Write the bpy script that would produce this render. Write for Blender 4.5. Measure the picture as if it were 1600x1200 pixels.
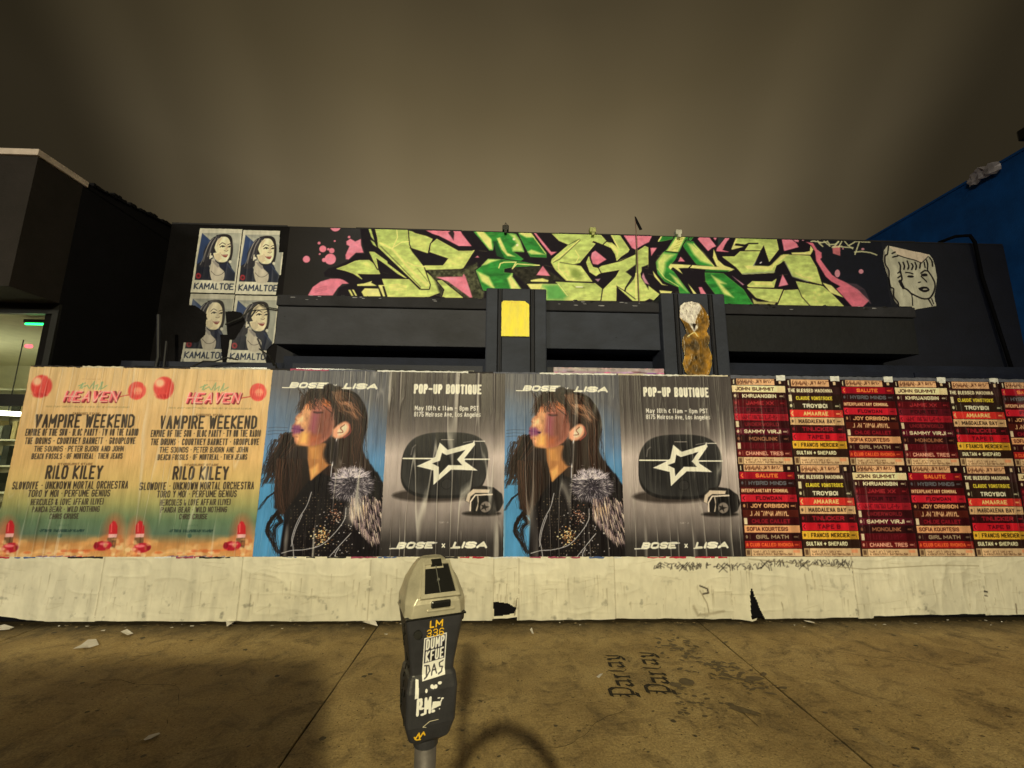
import bpy, bmesh, math, random
import numpy as np
from mathutils import Vector, Matrix
random.seed(7)
sc = bpy.context.scene
COL = sc.collection
for o in list(bpy.data.objects): bpy.data.objects.remove(o)

# ------------------------------------------------------------------ camera
F_PX = 645.0; EYE = 1.583
pit, yaw, rol = [math.radians(a) for a in (9.77, 1.893, 0.458)]
fwd = np.array([math.sin(yaw)*math.cos(pit), math.cos(yaw)*math.cos(pit), math.sin(pit)])
rgt = np.array([math.cos(yaw), -math.sin(yaw), 0.0]); upv = np.cross(rgt, fwd)
RX = rgt*math.cos(rol)+upv*math.sin(rol); UX = -rgt*math.sin(rol)+upv*math.cos(rol)
cam = bpy.data.objects.new('camera', bpy.data.cameras.new('camera')); COL.objects.link(cam)
m = Matrix(((RX[0], UX[0], -fwd[0], 0), (RX[1], UX[1], -fwd[1], 0), (RX[2], UX[2], -fwd[2], EYE), (0, 0, 0, 1)))
cam.matrix_world = m
cam.data.sensor_width = 36; cam.data.lens = F_PX/1600*36; cam.data.clip_end = 2000; cam.data.clip_start = 0.02
sc.camera = cam

# ------------------------------------------------------------------ sky (light-polluted cloud) and exposure
w = bpy.data.worlds.new('World'); sc.world = w; w.use_nodes = True
nt = w.node_tree; nt.nodes.clear()
out = nt.nodes.new('ShaderNodeOutputWorld'); bg = nt.nodes.new('ShaderNodeBackground')
tc = nt.nodes.new('ShaderNodeTexCoord'); sx = nt.nodes.new('ShaderNodeSeparateXYZ')
cr = nt.nodes.new('ShaderNodeValToRGB'); nz = nt.nodes.new('ShaderNodeTexNoise'); nz.inputs['Scale'].default_value = 1.6
nz.inputs['Detail'].default_value = 3
mul = nt.nodes.new('ShaderNodeMath'); mul.operation = 'MULTIPLY_ADD'; mul.inputs[1].default_value = 0.16
add = nt.nodes.new('ShaderNodeMath'); add.operation = 'ADD'; add.inputs[1].default_value = -0.08
nt.links.new(tc.outputs['Generated'], sx.inputs[0]); nt.links.new(tc.outputs['Generated'], nz.inputs['Vector'])
nt.links.new(nz.outputs['Fac'], mul.inputs[0]); nt.links.new(sx.outputs['Z'], mul.inputs[2])
nt.links.new(mul.outputs[0], add.inputs[0]); nt.links.new(add.outputs[0], cr.inputs[0])
e = cr.color_ramp.elements
e[0].position = 0.0; e[0].color = (0.240, 0.188, 0.108, 1)
e[1].position = 0.95; e[1].color = (0.030, 0.023, 0.011, 1)
for p, c in ((0.52, (0.240, 0.186, 0.102, 1)), (0.60, (0.186, 0.143, 0.075, 1)), (0.69, (0.124, 0.094, 0.047, 1)), (0.78, (0.072, 0.0545, 0.028, 1))):
    q = e.new(p); q.color = c
# sky colour darkened towards both sides, standing in for lens fall-off
ab = nt.nodes.new('ShaderNodeMath'); ab.operation = 'ABSOLUTE'; sb = nt.nodes.new('ShaderNodeMath'); sb.operation = 'SUBTRACT'; sb.inputs[1].default_value = 0.02
nt.links.new(sx.outputs['X'], sb.inputs[0]); nt.links.new(sb.outputs[0], ab.inputs[0])
c2r = nt.nodes.new('ShaderNodeValToRGB'); c2r.color_ramp.interpolation = 'EASE'; nt.links.new(ab.outputs[0], c2r.inputs[0])
e = c2r.color_ramp.elements; e[0].position = 0.0; e[0].color = (1, 1, 1, 1); e[1].position = 0.92; e[1].color = (.07, .07, .07, 1)
for p, c in ((0.22, .91), (0.45, .55), (0.58, .30), (0.68, .11)):
    q = e.new(p); q.color = (c, c, c, 1)
mm_ = nt.nodes.new('ShaderNodeMix'); mm_.data_type = 'RGBA'; mm_.blend_type = 'MULTIPLY'; mm_.inputs[0].default_value = 1
nt.links.new(cr.outputs[0], mm_.inputs[6]); nt.links.new(c2r.outputs[0], mm_.inputs[7])
nt.links.new(mm_.outputs[2], bg.inputs['Color']); bg.inputs['Strength'].default_value = 1.0
nt.links.new(bg.outputs[0], out.inputs['Surface'])
sc.view_settings.view_transform = 'Standard'; sc.view_settings.look = 'None'
sc.view_settings.exposure = 0; sc.view_settings.gamma = 1; sc.view_settings.use_curve_mapping = False
sc.render.engine = 'CYCLES'
# colour of the street light falling on a white surface, used to turn colours seen in the place into base colours
LIGHT = np.array([0.80, 0.74, 0.46])

# ------------------------------------------------------------------ helpers
def ray(px, py): return RX*(px-800)/F_PX-UX*(py-600)/F_PX+fwd
def on_y(px, py, Y):
    d = ray(px, py); return d*Y/d[1]+np.array([0, 0, EYE])
def on_x(px, py, X):
    d = ray(px, py); return d*X/d[0]+np.array([0, 0, EYE])
def on_ground(px, py):
    d = ray(px, py); return d*(-EYE)/d[2]+np.array([0, 0, EYE])
def s2l(c):
    c = np.asarray(c, dtype=float)/255.0
    return np.where(c <= 0.04045, c/12.92, ((c+0.055)/1.055)**2.4)
def base(c, k=1.0): return np.clip(s2l(c)/LIGHT*k, 0.002, 0.86)
def B4(c, k=1.0): return tuple(base(c, k))+(1,)

def vnoise(x, y, seed=0):
    xi = np.floor(x).astype(np.int64); yi = np.floor(y).astype(np.int64)
    fx = x-xi; fy = y-yi; fx = fx*fx*(3-2*fx); fy = fy*fy*(3-2*fy)
    def h(a, b):
        n = (a*374761393+b*668265263+seed*1442695041) & 0x7fffffff
        n = ((n ^ (n >> 13))*1274126177) & 0x7fffffff
        n = n ^ (n >> 16)
        return (n & 0xffff)/65535.0
    return (h(xi, yi)*(1-fx)+h(xi+1, yi)*fx)*(1-fy)+(h(xi, yi+1)*(1-fx)+h(xi+1, yi+1)*fx)*fy
def fbm(x, y, seed=0, n=4):
    s = 0; a = 0.5
    for i in range(n): s = s+a*vnoise(x*2**i, y*2**i, seed+i*17); a *= 0.5
    return s

MATS = {}
def mat(name, color, rough=0.7, metal=0.0, var=0.25, scale=6.0, bump=0.15, bscale=40.0, spec=0.4, emit=None, estr=0, stretch=None):
    if name in MATS: return MATS[name]
    M = bpy.data.materials.new(name); M.use_nodes = True; t = M.node_tree; b = t.nodes['Principled BSDF']
    tcn = t.nodes.new('ShaderNodeTexCoord'); mp = t.nodes.new('ShaderNodeMapping')
    if stretch: mp.inputs['Scale'].default_value = stretch
    t.links.new(tcn.outputs['Object'], mp.inputs['Vector'])
    n = t.nodes.new('ShaderNodeTexNoise'); n.inputs['Scale'].default_value = scale; n.inputs['Detail'].default_value = 8
    n.inputs['Roughness'].default_value = 0.62
    t.links.new(mp.outputs[0], n.inputs['Vector'])
    r = t.nodes.new('ShaderNodeMapRange'); r.inputs['From Min'].default_value = 0.3; r.inputs['From Max'].default_value = 0.7
    r.inputs['To Min'].default_value = 1-var; r.inputs['To Max'].default_value = 1+var
    t.links.new(n.outputs['Fac'], r.inputs['Value'])
    mx = t.nodes.new('ShaderNodeVectorMath'); mx.operation = 'SCALE'; mx.inputs[0].default_value = color[:3]
    t.links.new(r.outputs[0], mx.inputs['Scale']); t.links.new(mx.outputs[0], b.inputs['Base Color'])
    b.inputs['Roughness'].default_value = rough; b.inputs['Metallic'].default_value = metal
    b.inputs['Specular IOR Level'].default_value = spec
    if bump:
        n2 = t.nodes.new('ShaderNodeTexNoise'); n2.inputs['Scale'].default_value = bscale; n2.inputs['Detail'].default_value = 6
        t.links.new(mp.outputs[0], n2.inputs['Vector'])
        bp = t.nodes.new('ShaderNodeBump'); bp.inputs['Strength'].default_value = bump; bp.inputs['Distance'].default_value = 0.01
        t.links.new(n2.outputs['Fac'], bp.inputs['Height']); t.links.new(bp.outputs[0], b.inputs['Normal'])
    if emit:
        b.inputs['Emission Color'].default_value = tuple(emit)+(1,); b.inputs['Emission Strength'].default_value = estr
    MATS[name] = M; return M
def print_mat(name, rough=0.5, spec=0.4, bump=0.25, bscale=90, var=0.10, stretch=(1, 1, 0.25)):
    """printed or painted sheet: colour comes from the ink attribute of the mesh, grain and relief from noise"""
    if name in MATS: return MATS[name]
    M = bpy.data.materials.new(name); M.use_nodes = True; t = M.node_tree; b = t.nodes['Principled BSDF']
    at = t.nodes.new('ShaderNodeAttribute'); at.attribute_name = 'ink'
    tcn = t.nodes.new('ShaderNodeTexCoord'); mp = t.nodes.new('ShaderNodeMapping'); mp.inputs['Scale'].default_value = stretch
    t.links.new(tcn.outputs['Object'], mp.inputs['Vector'])
    n = t.nodes.new('ShaderNodeTexNoise'); n.inputs['Scale'].default_value = 14; n.inputs['Detail'].default_value = 8
    t.links.new(mp.outputs[0], n.inputs['Vector'])
    r = t.nodes.new('ShaderNodeMapRange'); r.inputs['From Min'].default_value = 0.3; r.inputs['From Max'].default_value = 0.7
    r.inputs['To Min'].default_value = 1-var; r.inputs['To Max'].default_value = 1+var
    t.links.new(n.outputs['Fac'], r.inputs['Value'])
    mx = t.nodes.new('ShaderNodeVectorMath'); mx.operation = 'SCALE'
    t.links.new(at.outputs['Color'], mx.inputs[0]); t.links.new(r.outputs[0], mx.inputs['Scale'])
    t.links.new(mx.outputs[0], b.inputs['Base Color'])
    r2 = t.nodes.new('ShaderNodeMapRange'); r2.inputs['To Min'].default_value = rough-0.12; r2.inputs['To Max'].default_value = rough+0.15
    t.links.new(n.outputs['Fac'], r2.inputs['Value']); t.links.new(r2.outputs[0], b.inputs['Roughness'])
    b.inputs['Specular IOR Level'].default_value = spec
    n2 = t.nodes.new('ShaderNodeTexNoise'); n2.inputs['Scale'].default_value = bscale; n2.inputs['Detail'].default_value = 5
    t.links.new(mp.outputs[0], n2.inputs['Vector'])
    bp = t.nodes.new('ShaderNodeBump'); bp.inputs['Strength'].default_value = bump; bp.inputs['Distance'].default_value = 0.006
    t.links.new(n2.outputs['Fac'], bp.inputs['Height']); t.links.new(bp.outputs[0], b.inputs['Normal'])
    MATS[name] = M; return M

def tag(o, label=None, cat=None, group=None, kind=None):
    if label: o['label'] = label
    if cat: o['category'] = cat
    if group: o['group'] = group
    if kind: o['kind'] = kind
    return o
def empty(name, loc=(0, 0, 0), rz=0, label=None, cat=None, group=None):
    o = bpy.data.objects.new(name, None); COL.objects.link(o); o.location = loc; o.rotation_euler = (0, 0, rz)
    o.empty_display_size = 0.2
    return tag(o, label, cat, group)
def link_mesh(name, me, material=None, parent=None):
    o = bpy.data.objects.new(name, me); COL.objects.link(o)
    if material is not None: me.materials.append(material)
    if parent is not None: o.parent = parent
    return o
class BM:
    def __init__(s): s.b = bmesh.new()
    def box(s, x0, x1, y0, y1, z0, z1, bev=0.0):
        r = bmesh.ops.create_cube(s.b, size=1.0)
        for v in r['verts']:
            v.co = Vector(((x0+x1)/2+v.co.x*(x1-x0), (y0+y1)/2+v.co.y*(y1-y0), (z0+z1)/2+v.co.z*(z1-z0)))
        if bev:
            es = list({e for v in r['verts'] for e in v.link_edges})
            bmesh.ops.bevel(s.b, geom=es, offset=bev, segments=2, affect='EDGES', profile=0.5)
        return s
    def tube(s, pts, r, n=10, cap=True):
        pts = [Vector(p) for p in pts]; rings = []
        rr = r if isinstance(r, (list, tuple)) else [r]*len(pts)
        for i, p in enumerate(pts):
            t = (pts[min(i+1, len(pts)-1)]-pts[max(i-1, 0)]).normalized()
            a = t.orthogonal().normalized() if i == 0 else (pa-t*pa.dot(t)).normalized()
            pa = a; b2 = t.cross(a)
            rings.append([s.b.verts.new(p+(a*math.cos(k*2*math.pi/n)+b2*math.sin(k*2*math.pi/n))*rr[i]) for k in range(n)])
        for i in range(len(rings)-1):
            for k in range(n): s.b.faces.new((rings[i][k], rings[i][(k+1) % n], rings[i+1][(k+1) % n], rings[i+1][k]))
        if cap:
            s.b.faces.new(rings[0][::-1]); s.b.faces.new(rings[-1])
        return s
    def loft(s, secs):
        """secs: list of lists of 3-D points, same length"""
        R = [[s.b.verts.new(p) for p in sec] for sec in secs]; n = len(R[0])
        for i in range(len(R)-1):
            for k in range(n): s.b.faces.new((R[i][k], R[i][(k+1) % n], R[i+1][(k+1) % n], R[i+1][k]))
        s.b.faces.new(R[0][::-1]); s.b.faces.new(R[-1]); return s
    def face(s, pts): s.b.faces.new([s.b.verts.new(p) for p in pts]); return s
    def prism(s, pts, y0, y1):
        return s.loft([[(p[0], y0, p[1]) for p in pts], [(p[0], y1, p[1]) for p in pts]])
    def build(s, name, material, parent=None, smooth=False):
        bmesh.ops.recalc_face_normals(s.b, faces=s.b.faces)
        me = bpy.data.meshes.new(name); s.b.to_mesh(me); s.b.free()
        if smooth:
            me.polygons.foreach_set('use_smooth', [True]*len(me.polygons))
        return link_mesh(name, me, material, parent)

# ------------------------------------------------------------------ a painter for printed and painted sheets
GLYPH = dict(A='00 26 40|12 32', B='00 06 36 45 44 33 03|33 42 41 30 00', C='45 36 16 05 01 10 30 41', D='00 06 26 45 41 20 00',
 E='46 06 00 40|03 33', F='46 06 00|03 33', G='45 36 16 05 01 10 30 41 43 23', H='00 06|40 46|03 43', I='00 06', J='01 10 30 41 46',
 K='00 06|46 03 40', L='06 00 40', M='00 06 22 46 40', N='00 06 40 46', O='10 01 05 16 36 45 41 30 10', P='00 06 36 45 44 33 03',
 Q='10 01 05 16 36 45 41 30 10|22 40', R='00 06 36 45 44 33 03|23 40', S='45 36 16 05 04 13 33 42 41 30 10 01', T='06 46|26 20',
 U='06 01 10 30 41 46', V='06 20 46', W='06 10 25 30 46', X='00 46|06 40', Y='06 23 46|23 20', Z='06 46 00 40')
GLYPH.update({'0': '10 01 05 16 36 45 41 30 10', '1': '15 26 20', '2': '05 16 36 45 44 00 40', '3': '05 16 36 45 44 33 13|33 42 41 30 10 01',
 '4': '30 36 02 42', '5': '46 06 03 33 42 41 30 10 01', '6': '45 36 16 05 01 10 30 41 42 33 03', '7': '06 46 10',
 '8': '13 04 05 16 36 45 44 33 13 02 01 10 30 41 42 33 13', '&': '40 05 16 25 02 01 10 20 42', '+': '21 25|03 43', '-': '03 43', '.': '23 23',
 ',': '20 1a', '(': '26 15 11 20', ')': '06 15 11 00', 'a': '14 34 43 40 10 01 12 42', 'e': '02 42 43 34 14 03 01 10 40', 'l': '06 00',
 'r': '00 04|03 14 34', 'o': '10 01 03 14 34 43 41 30 10', 's': '44 14 03 12 32 41 30 00', 'v': '04 20 44', 'n': '00 04|03 14 34 43 40',
 'g': '44 4a 3b 1b|44 14 03 01 10 40', 'y': '04 20|44 1b', 't': '06 01 10|04 24', 'h': '06 00|03 14 34 43 40', 'm': '00 04|03 14 23 20|23 34 43 40',
 'p': '0b 04|04 34 43 41 30 00', 'x': '00 44|04 40', '<': '45 12 40|25 02 20'})
GW = {'I': 0.0, 'l': 0.0, 'M': 5.2, 'W': 5.6, 'm': 5.4, '(': 2, ')': 2, '.': .6, ',': 1, '1': 2.2, 't': 2.4, ' ': .9, 'r': 3, 'T': 3.8, 'L': 2.7, 'J': 3.4}
def glyph(ch):
    yy = lambda c: -1 if c == 'a' else -2 if c == 'b' else int(c)
    return [[(int(p[0]), yy(p[1])) for p in pl.split()] for pl in GLYPH[ch].split('|')] if ch in GLYPH else []

class Canvas:
    """colour field on an upright sheet, x from x0 to x1, z from z0 to z1 (metres)"""
    def __init__(s, x0, x1, z0, z1, cell, bgc=(128, 128, 128), mp=None, msc=1.0):
        s.nx = int(round((x1-x0)/cell))+1; s.nz = int(round((z1-z0)/cell))+1
        s.xs = np.linspace(x0, x1, s.nx); s.zs = np.linspace(z0, z1, s.nz); s.cell = cell
        s.c = np.zeros((s.nz, s.nx, 3)); s.c[:] = bgc
        s.a = np.ones((s.nz, s.nx)); s.mp = mp or (lambda p: p); s.msc = msc
    def P(s, pts): return np.array([s.mp(p) for p in pts], dtype=float)
    def win(s, lo, hi, pad):
        i0, i1 = np.searchsorted(s.xs, [lo[0]-pad, hi[0]+pad]); j0, j1 = np.searchsorted(s.zs, [lo[1]-pad, hi[1]+pad])
        if i1 <= i0 or j1 <= j0: return None
        X, Z = np.meshgrid(s.xs[i0:i1], s.zs[j0:j1]); return slice(j0, j1), slice(i0, i1), X, Z
    def blend(s, J, I, cov, col, alpha=1.0):
        cov = np.clip(cov, 0, 1)[..., None]*alpha
        s.c[J, I] = s.c[J, I]*(1-cov)+np.asarray(col, dtype=float)*cov
    @staticmethod
    def dseg(X, Z, P, Q):
        d = Q-P; L = (d*d).sum(); t = np.zeros_like(X) if L < 1e-12 else np.clip(((X-P[0])*d[0]+(Z-P[1])*d[1])/L, 0, 1)
        return np.hypot(X-P[0]-t*d[0], Z-P[1]-t*d[1]), t
    def stroke(s, pts, wd, col, alpha=1.0, soft=0.0, w2=None, raw=False):
        P = np.array(pts, dtype=float) if raw else s.P(pts); wd = wd*(1 if raw else s.msc)/2; w2 = wd if w2 is None else w2*(1 if raw else s.msc)/2
        soft = soft*(1 if raw else s.msc)
        W = s.win(P.min(0), P.max(0), max(wd, w2)+soft+s.cell)
        if W is None: return
        J, I, X, Z = W; cov = np.zeros_like(X); n = len(P)-1
        for k in range(max(n, 1)):
            d, t = s.dseg(X, Z, P[k], P[min(k+1, n)])
            ww = wd+(w2-wd)*((k+t)/max(n, 1)); ss = soft+s.cell
            cov = np.maximum(cov, np.clip((ww-d)/ss+0.5, 0, 1)*np.clip(2*ww/s.cell, 0, 1))
        s.blend(J, I, cov, col, alpha)
    def cover(s, pts, soft=0.0, raw=False):
        P = np.array(pts, dtype=float) if raw else s.P(pts); soft = soft*(1 if raw else s.msc)
        W = s.win(P.min(0), P.max(0), soft+s.cell)
        if W is None: return None
        J, I, X, Z = W; ins = np.zeros(X.shape, bool); D = np.full(X.shape, 1e9)
        for k in range(len(P)):
            a = P[k]; b = P[(k+1) % len(P)]
            if a[1] != b[1]:
                c = ((a[1] > Z) != (b[1] > Z)) & (X < (b[0]-a[0])*(Z-a[1])/(b[1]-a[1])+a[0]); ins ^= c
            D = np.minimum(D, s.dseg(X, Z, a, b)[0])
        return J, I, np.clip(0.5+np.where(ins, D, -D)/(soft+s.cell), 0, 1)
    def poly(s, pts, col, alpha=1.0, soft=0.0, col2=None, tex=None, raw=False):
        R = s.cover(pts, soft, raw)
        if R is None: return
        J, I, cov = R; c = np.zeros(cov.shape+(3,)); c[:] = col
        if col2 is not None:
            g = np.linspace(0, 1, cov.shape[0])[:, None, None]; c = c*g+np.asarray(col2)*(1-g)   # col at the top
        if tex is not None:
            X, Z = np.meshgrid(s.xs[I], s.zs[J]); t = fbm(X*tex[0]+Z*3, Z*tex[1]-X*2, tex[3] if len(tex) > 3 else 3)
            c = c*(1+tex[2]*(t-0.47)[..., None]*2)
        cc = cov[..., None]*alpha; s.c[J, I] = s.c[J, I]*(1-cc)+np.clip(c, 0, 255)*cc
    def ell(s, cx, cy, rx, ry, col, alpha=1.0, soft=0.0, rot=0, **k):
        n = 28; pts = []
        for i in range(n):
            a = i*2*math.pi/n; x = rx*math.cos(a); y = ry*math.sin(a)
            pts.append((cx+x*math.cos(rot)-y*math.sin(rot), cy+x*math.sin(rot)+y*math.cos(rot)))
        s.poly(pts, col, alpha, soft, **k)
    def cut(s, pts, raw=False):
        R = s.cover(pts, 0, raw)
        if R: J, I, cov = R; s.a[J, I] = np.minimum(s.a[J, I], 1-(cov > 0.5))
    def keep(s, pts, raw=False):
        R = s.cover(pts, 0, raw); m = np.zeros_like(s.a)
        if R: J, I, cov = R; m[J, I] = cov > 0.5
        s.a = np.minimum(s.a, m)
    def text(s, txt, pL, pR, h, wt, col, shear=0.0, raw=False, alpha=1.0, gap=None, soft=0.0, nar=None):
        L, R = (np.array([pL, pR], float) if raw else s.P([pL, pR])); k = 1 if raw else s.msc; h = h*k; wt = wt*k; soft = soft*k
        d = R-L; W = np.hypot(*d); ux = d/W; uy = np.array([-ux[1], ux[0]])
        us = [GW.get(c, 4.0) for c in txt]; wt0 = wt; g = 0.0 if gap is None else gap*k
        if gap is None: g = wt*0.42
        free = W-len(txt)*wt-(len(txt)-1)*g; sc_ = free/max(sum(us), 0.1)
        if sc_ < 0.02*h: sc_ = 0.02*h
        x = 0.0; hh = h-wt
        for c, u in zip(txt, us):
            gx = 4.0 if u != 0 else 1.0
            for pl in glyph(c):
                q = [L+ux*(x+wt/2+px/gx*u*sc_+shear*(wt/2+py/6*hh))+uy*(wt/2+py/6*hh) for px, py in pl]
                s.stroke(q, wt, col, alpha, raw=True, soft=soft)
            x += u*sc_+wt+g
    def marks(s, pL, pR, h, col, seed=0, raw=False, alpha=1.0, dens=1.0):
        """small print too fine to read"""
        L, R = (np.array([pL, pR], float) if raw else s.P([pL, pR])); h = h*(1 if raw else s.msc); r = random.Random(seed)
        x = L[0]
        while x < R[0]:
            ww = h*r.uniform(0.25, 0.6)
            if r.random() < 0.86*dens:
                z = L[1]; a = r.choice([0, 1, 2])
                if a != 1: s.stroke([(x, z), (x, z+h)], h*0.22, col, alpha, raw=True)
                if a != 0: s.stroke([(x, z+h*r.choice([0, .5, 1])), (x+ww, z+h*r.choice([0, .5, 1]))], h*0.22, col, alpha, raw=True)
            x += ww+h*0.12
    def mesh(s, name, yoff, xw=None, zw=None):
        X, Z = np.meshgrid(s.xs, s.zs)
        if xw is not None: X = X+xw
        if zw is not None: Z = Z+zw
        co = np.stack([X, np.broadcast_to(yoff, X.shape), Z], -1).reshape(-1, 3)
        idx = np.arange(s.nz*s.nx).reshape(s.nz, s.nx)
        q = np.stack([idx[:-1, :-1], idx[:-1, 1:], idx[1:, 1:], idx[1:, :-1]], -1).reshape(-1, 4)
        am = s.a.reshape(-1) > 0.5
        q = q[am[q].all(1)]
        used = np.zeros(len(co), bool); used[q.reshape(-1)] = True; rem = np.cumsum(used)-1
        co = co[used]; q = rem[q]; col = base(np.clip(s.c, 0, 255)).reshape(-1, 3)[used]
        return grid_mesh(name, co, q, col)
def grid_mesh(name, co, q, col):
    me = bpy.data.meshes.new(name); me.vertices.add(len(co)); me.vertices.foreach_set('co', co.astype(np.float32).reshape(-1))
    me.loops.add(len(q)*4); me.loops.foreach_set('vertex_index', q.astype(np.int32).reshape(-1))
    me.polygons.add(len(q)); me.polygons.foreach_set('loop_start', (np.arange(len(q))*4).astype(np.int32))
    try: me.polygons.foreach_set('loop_total', np.full(len(q), 4, np.int32))
    except Exception: pass
    me.update(calc_edges=True)
    me.polygons.foreach_set('use_smooth', np.ones(len(q), bool))
    at = me.color_attributes.new('ink', 'FLOAT_COLOR', 'POINT')
    at.data.foreach_set('color', np.concatenate([col, np.ones((len(col), 1))], 1).astype(np.float32).reshape(-1))
    return me
def creases(c, seed, amp=0.0045, fx=13.0, fz=1.1):
    """wheat-paste wrinkles, mostly vertical, as real relief (metres) and a 0..1 ridge map"""
    X, Z = np.meshgrid(c.xs, c.zs)
    wx = X+0.022*(fbm(X*2, Z*1.1, seed+5)-0.5)+0.010*(vnoise(X*3, Z*5, seed+6)-0.5)
    h = np.zeros_like(X); rid = np.zeros_like(X)
    for k, (f1, f2, a, p) in enumerate(((fx, fz*.55, 1.0, 7), (fx*1.9, fz*.9, 0.6, 6), (fx*3.1, fz*1.6, 0.3, 4))):
        n = vnoise(wx*f1+11*k, Z*f2+3*k, seed+31*k); r = (1-np.abs(2*n-1))**p
        r = r*np.clip(vnoise(X*2.3, Z*1.7, seed+90+k)*1.9-0.25, 0, 1)
        h += a*r; rid = np.maximum(rid, r*a)
    h += 0.6*fbm(X*2.2, Z*1.3, seed+200, 3)
    return amp*h, rid
def photo_map(Y, ox=0.0, oz=0.0):
    def f(p):
        q = on_y(p[0], p[1], Y); return (q[0]-ox, q[2]-oz)
    return f
def noise_tint(c, amt, fx, fz, seed=1):
    X, Z = np.meshgrid(c.xs, c.zs); t = fbm(X*fx, Z*fz, seed)
    c.c = np.clip(c.c*(1+amt*2*(t-0.47))[..., None], 0, 255)
def curve(pts, n=6):
    P_ = [np.array(p, float) for p in pts]; P_ = [2*P_[0]-P_[1]]+P_+[2*P_[-1]-P_[-2]]; o_ = []
    for i in range(1, len(P_)-2):
        for k in range(n):
            t_ = k/n; a, b_, c_, d = P_[i-1:i+3]; o_.append(tuple(.5*((2*b_)+(-a+c_)*t_+(2*a-5*b_+4*c_-d)*t_*t_+(-a+3*b_-3*c_+d)*t_**3)))
    o_.append(tuple(P_[-2])); return o_
HOARD = 4.3          # face of the plywood hoarding
ZT, ZB = 2.435, 0.597
PM = print_mat('poster_print', 0.38, 0.22, var=.16)
PMD = print_mat('flat_paint', 0.75, 0.25, bump=0.3, bscale=30, var=0.14, stretch=(1, 1, 1))
def hang(name, c, x, z, seed, label, group, order=0, amp=0.0045, fx=13.0, matl=None, Y=None, cat='poster', crease_tint=0.16, curl=None):
    """hang a sheet drawn on canvas c at (x, z); every sheet gets wrinkles of its own"""
    h, rid = creases(c, seed, amp, fx); keep = c.c.copy()
    c.c = np.clip(c.c+(np.array([216, 206, 172])-c.c)*(crease_tint*1.5*np.clip(rid*2.2-.9, 0, 1))[..., None], 0, 255)
    X, Z = np.meshgrid(c.xs, c.zs)
    edge = 0.004*(vnoise(X*40, Z*40, seed+7)-0.5)
    if curl is not None: h = h+curl(X, Z)
    me = c.mesh(name, -h-0.004-order*0.0012, xw=edge*(np.abs(X-X.mean()) > (X.max()-X.min())/2-0.003), zw=edge*0.8*((Z > c.zs[-2]) | (Z < c.zs[1])))
    c.c = keep
    o = link_mesh(name, me, matl or PM); o.location = (x, HOARD if Y is None else Y, z)
    return tag(o, label, cat, group)

# ================================================================== SETTING: ground, road, kerb
conc = bpy.data.materials.new('stained_concrete'); conc.use_nodes = True; t = conc.node_tree; b = t.nodes['Principled BSDF']
def N(tp, **k):
    n = t.nodes.new(tp)
    for a, v in k.items():
        if a in n.inputs: n.inputs[a].default_value = v
        else: setattr(n, a, v)
    return n
geo = N('ShaderNodeNewGeometry'); pos = geo.outputs['Position']
def tnoise(scale, detail=8, rough=0.6, vec=None, dist=0.0):
    n = N('ShaderNodeTexNoise', Scale=scale, Detail=detail, Roughness=rough, Distortion=dist); t.links.new(vec or pos, n.inputs['Vector']); return n.outputs['Fac']
def ramp(fac, stops):
    r = N('ShaderNodeValToRGB'); el = r.color_ramp.elements
    el[0].position, el[0].color = stops[0][0], stops[0][1]; el[1].position, el[1].color = stops[-1][0], stops[-1][1]
    for p, c in stops[1:-1]: q = el.new(p); q.color = c
    t.links.new(fac, r.inputs[0]); return r.outputs[0]
def mixc(a, c2, fac, mode='MIX'):
    x = N('ShaderNodeMix'); x.data_type = 'RGBA'; x.blend_type = mode
    t.links.new(a, x.inputs[6]); 
    if isinstance(c2, tuple): x.inputs[7].default_value = c2
    else: t.links.new(c2, x.inputs[7])
    if isinstance(fac, float): x.inputs[0].default_value = fac
    else: t.links.new(fac, x.inputs[0])
    return x.outputs[2]
g1 = (1, 1, 1, 1); g0 = (0, 0, 0, 1)
c0 = ramp(tnoise(1.3, 10, 0.65), ((0.30, (0.30, 0.208, 0.090, 1)), (0.5, (0.49, 0.355, 0.160, 1)), (0.70, (0.60, 0.455, 0.225, 1))))
c1 = mixc(c0, (0.14, 0.10, 0.05, 1), ramp(tnoise(4.5, 9, 0.74, dist=0.9), ((0.49, g0), (0.68, (.85, .85, .85, 1)))))
c2 = mixc(c1, (0.06, 0.045, 0.028, 1), ramp(tnoise(26, 5, 0.65, dist=0.5), ((0.62, g0), (0.70, (.8, .8, .8, 1)))))
mpn = N('ShaderNodeMapping'); mpn.inputs['Scale'].default_value = (1.0, 0.35, 1); t.links.new(pos, mpn.inputs['Vector'])
c3 = mixc(c2, (0.56, 0.45, 0.27, 1), ramp(tnoise(9, 8, 0.7, vec=mpn.outputs[0]), ((0.58, g0), (0.75, (.5, .5, .5, 1)))))
fine = tnoise(75, 6, 0.8)
c4 = mixc(c3, ramp(fine, ((0.34, (.48, .46, .42, 1)), (0.58, (1.12, 1.12, 1.12, 1)))), 0.85, 'MULTIPLY')
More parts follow.
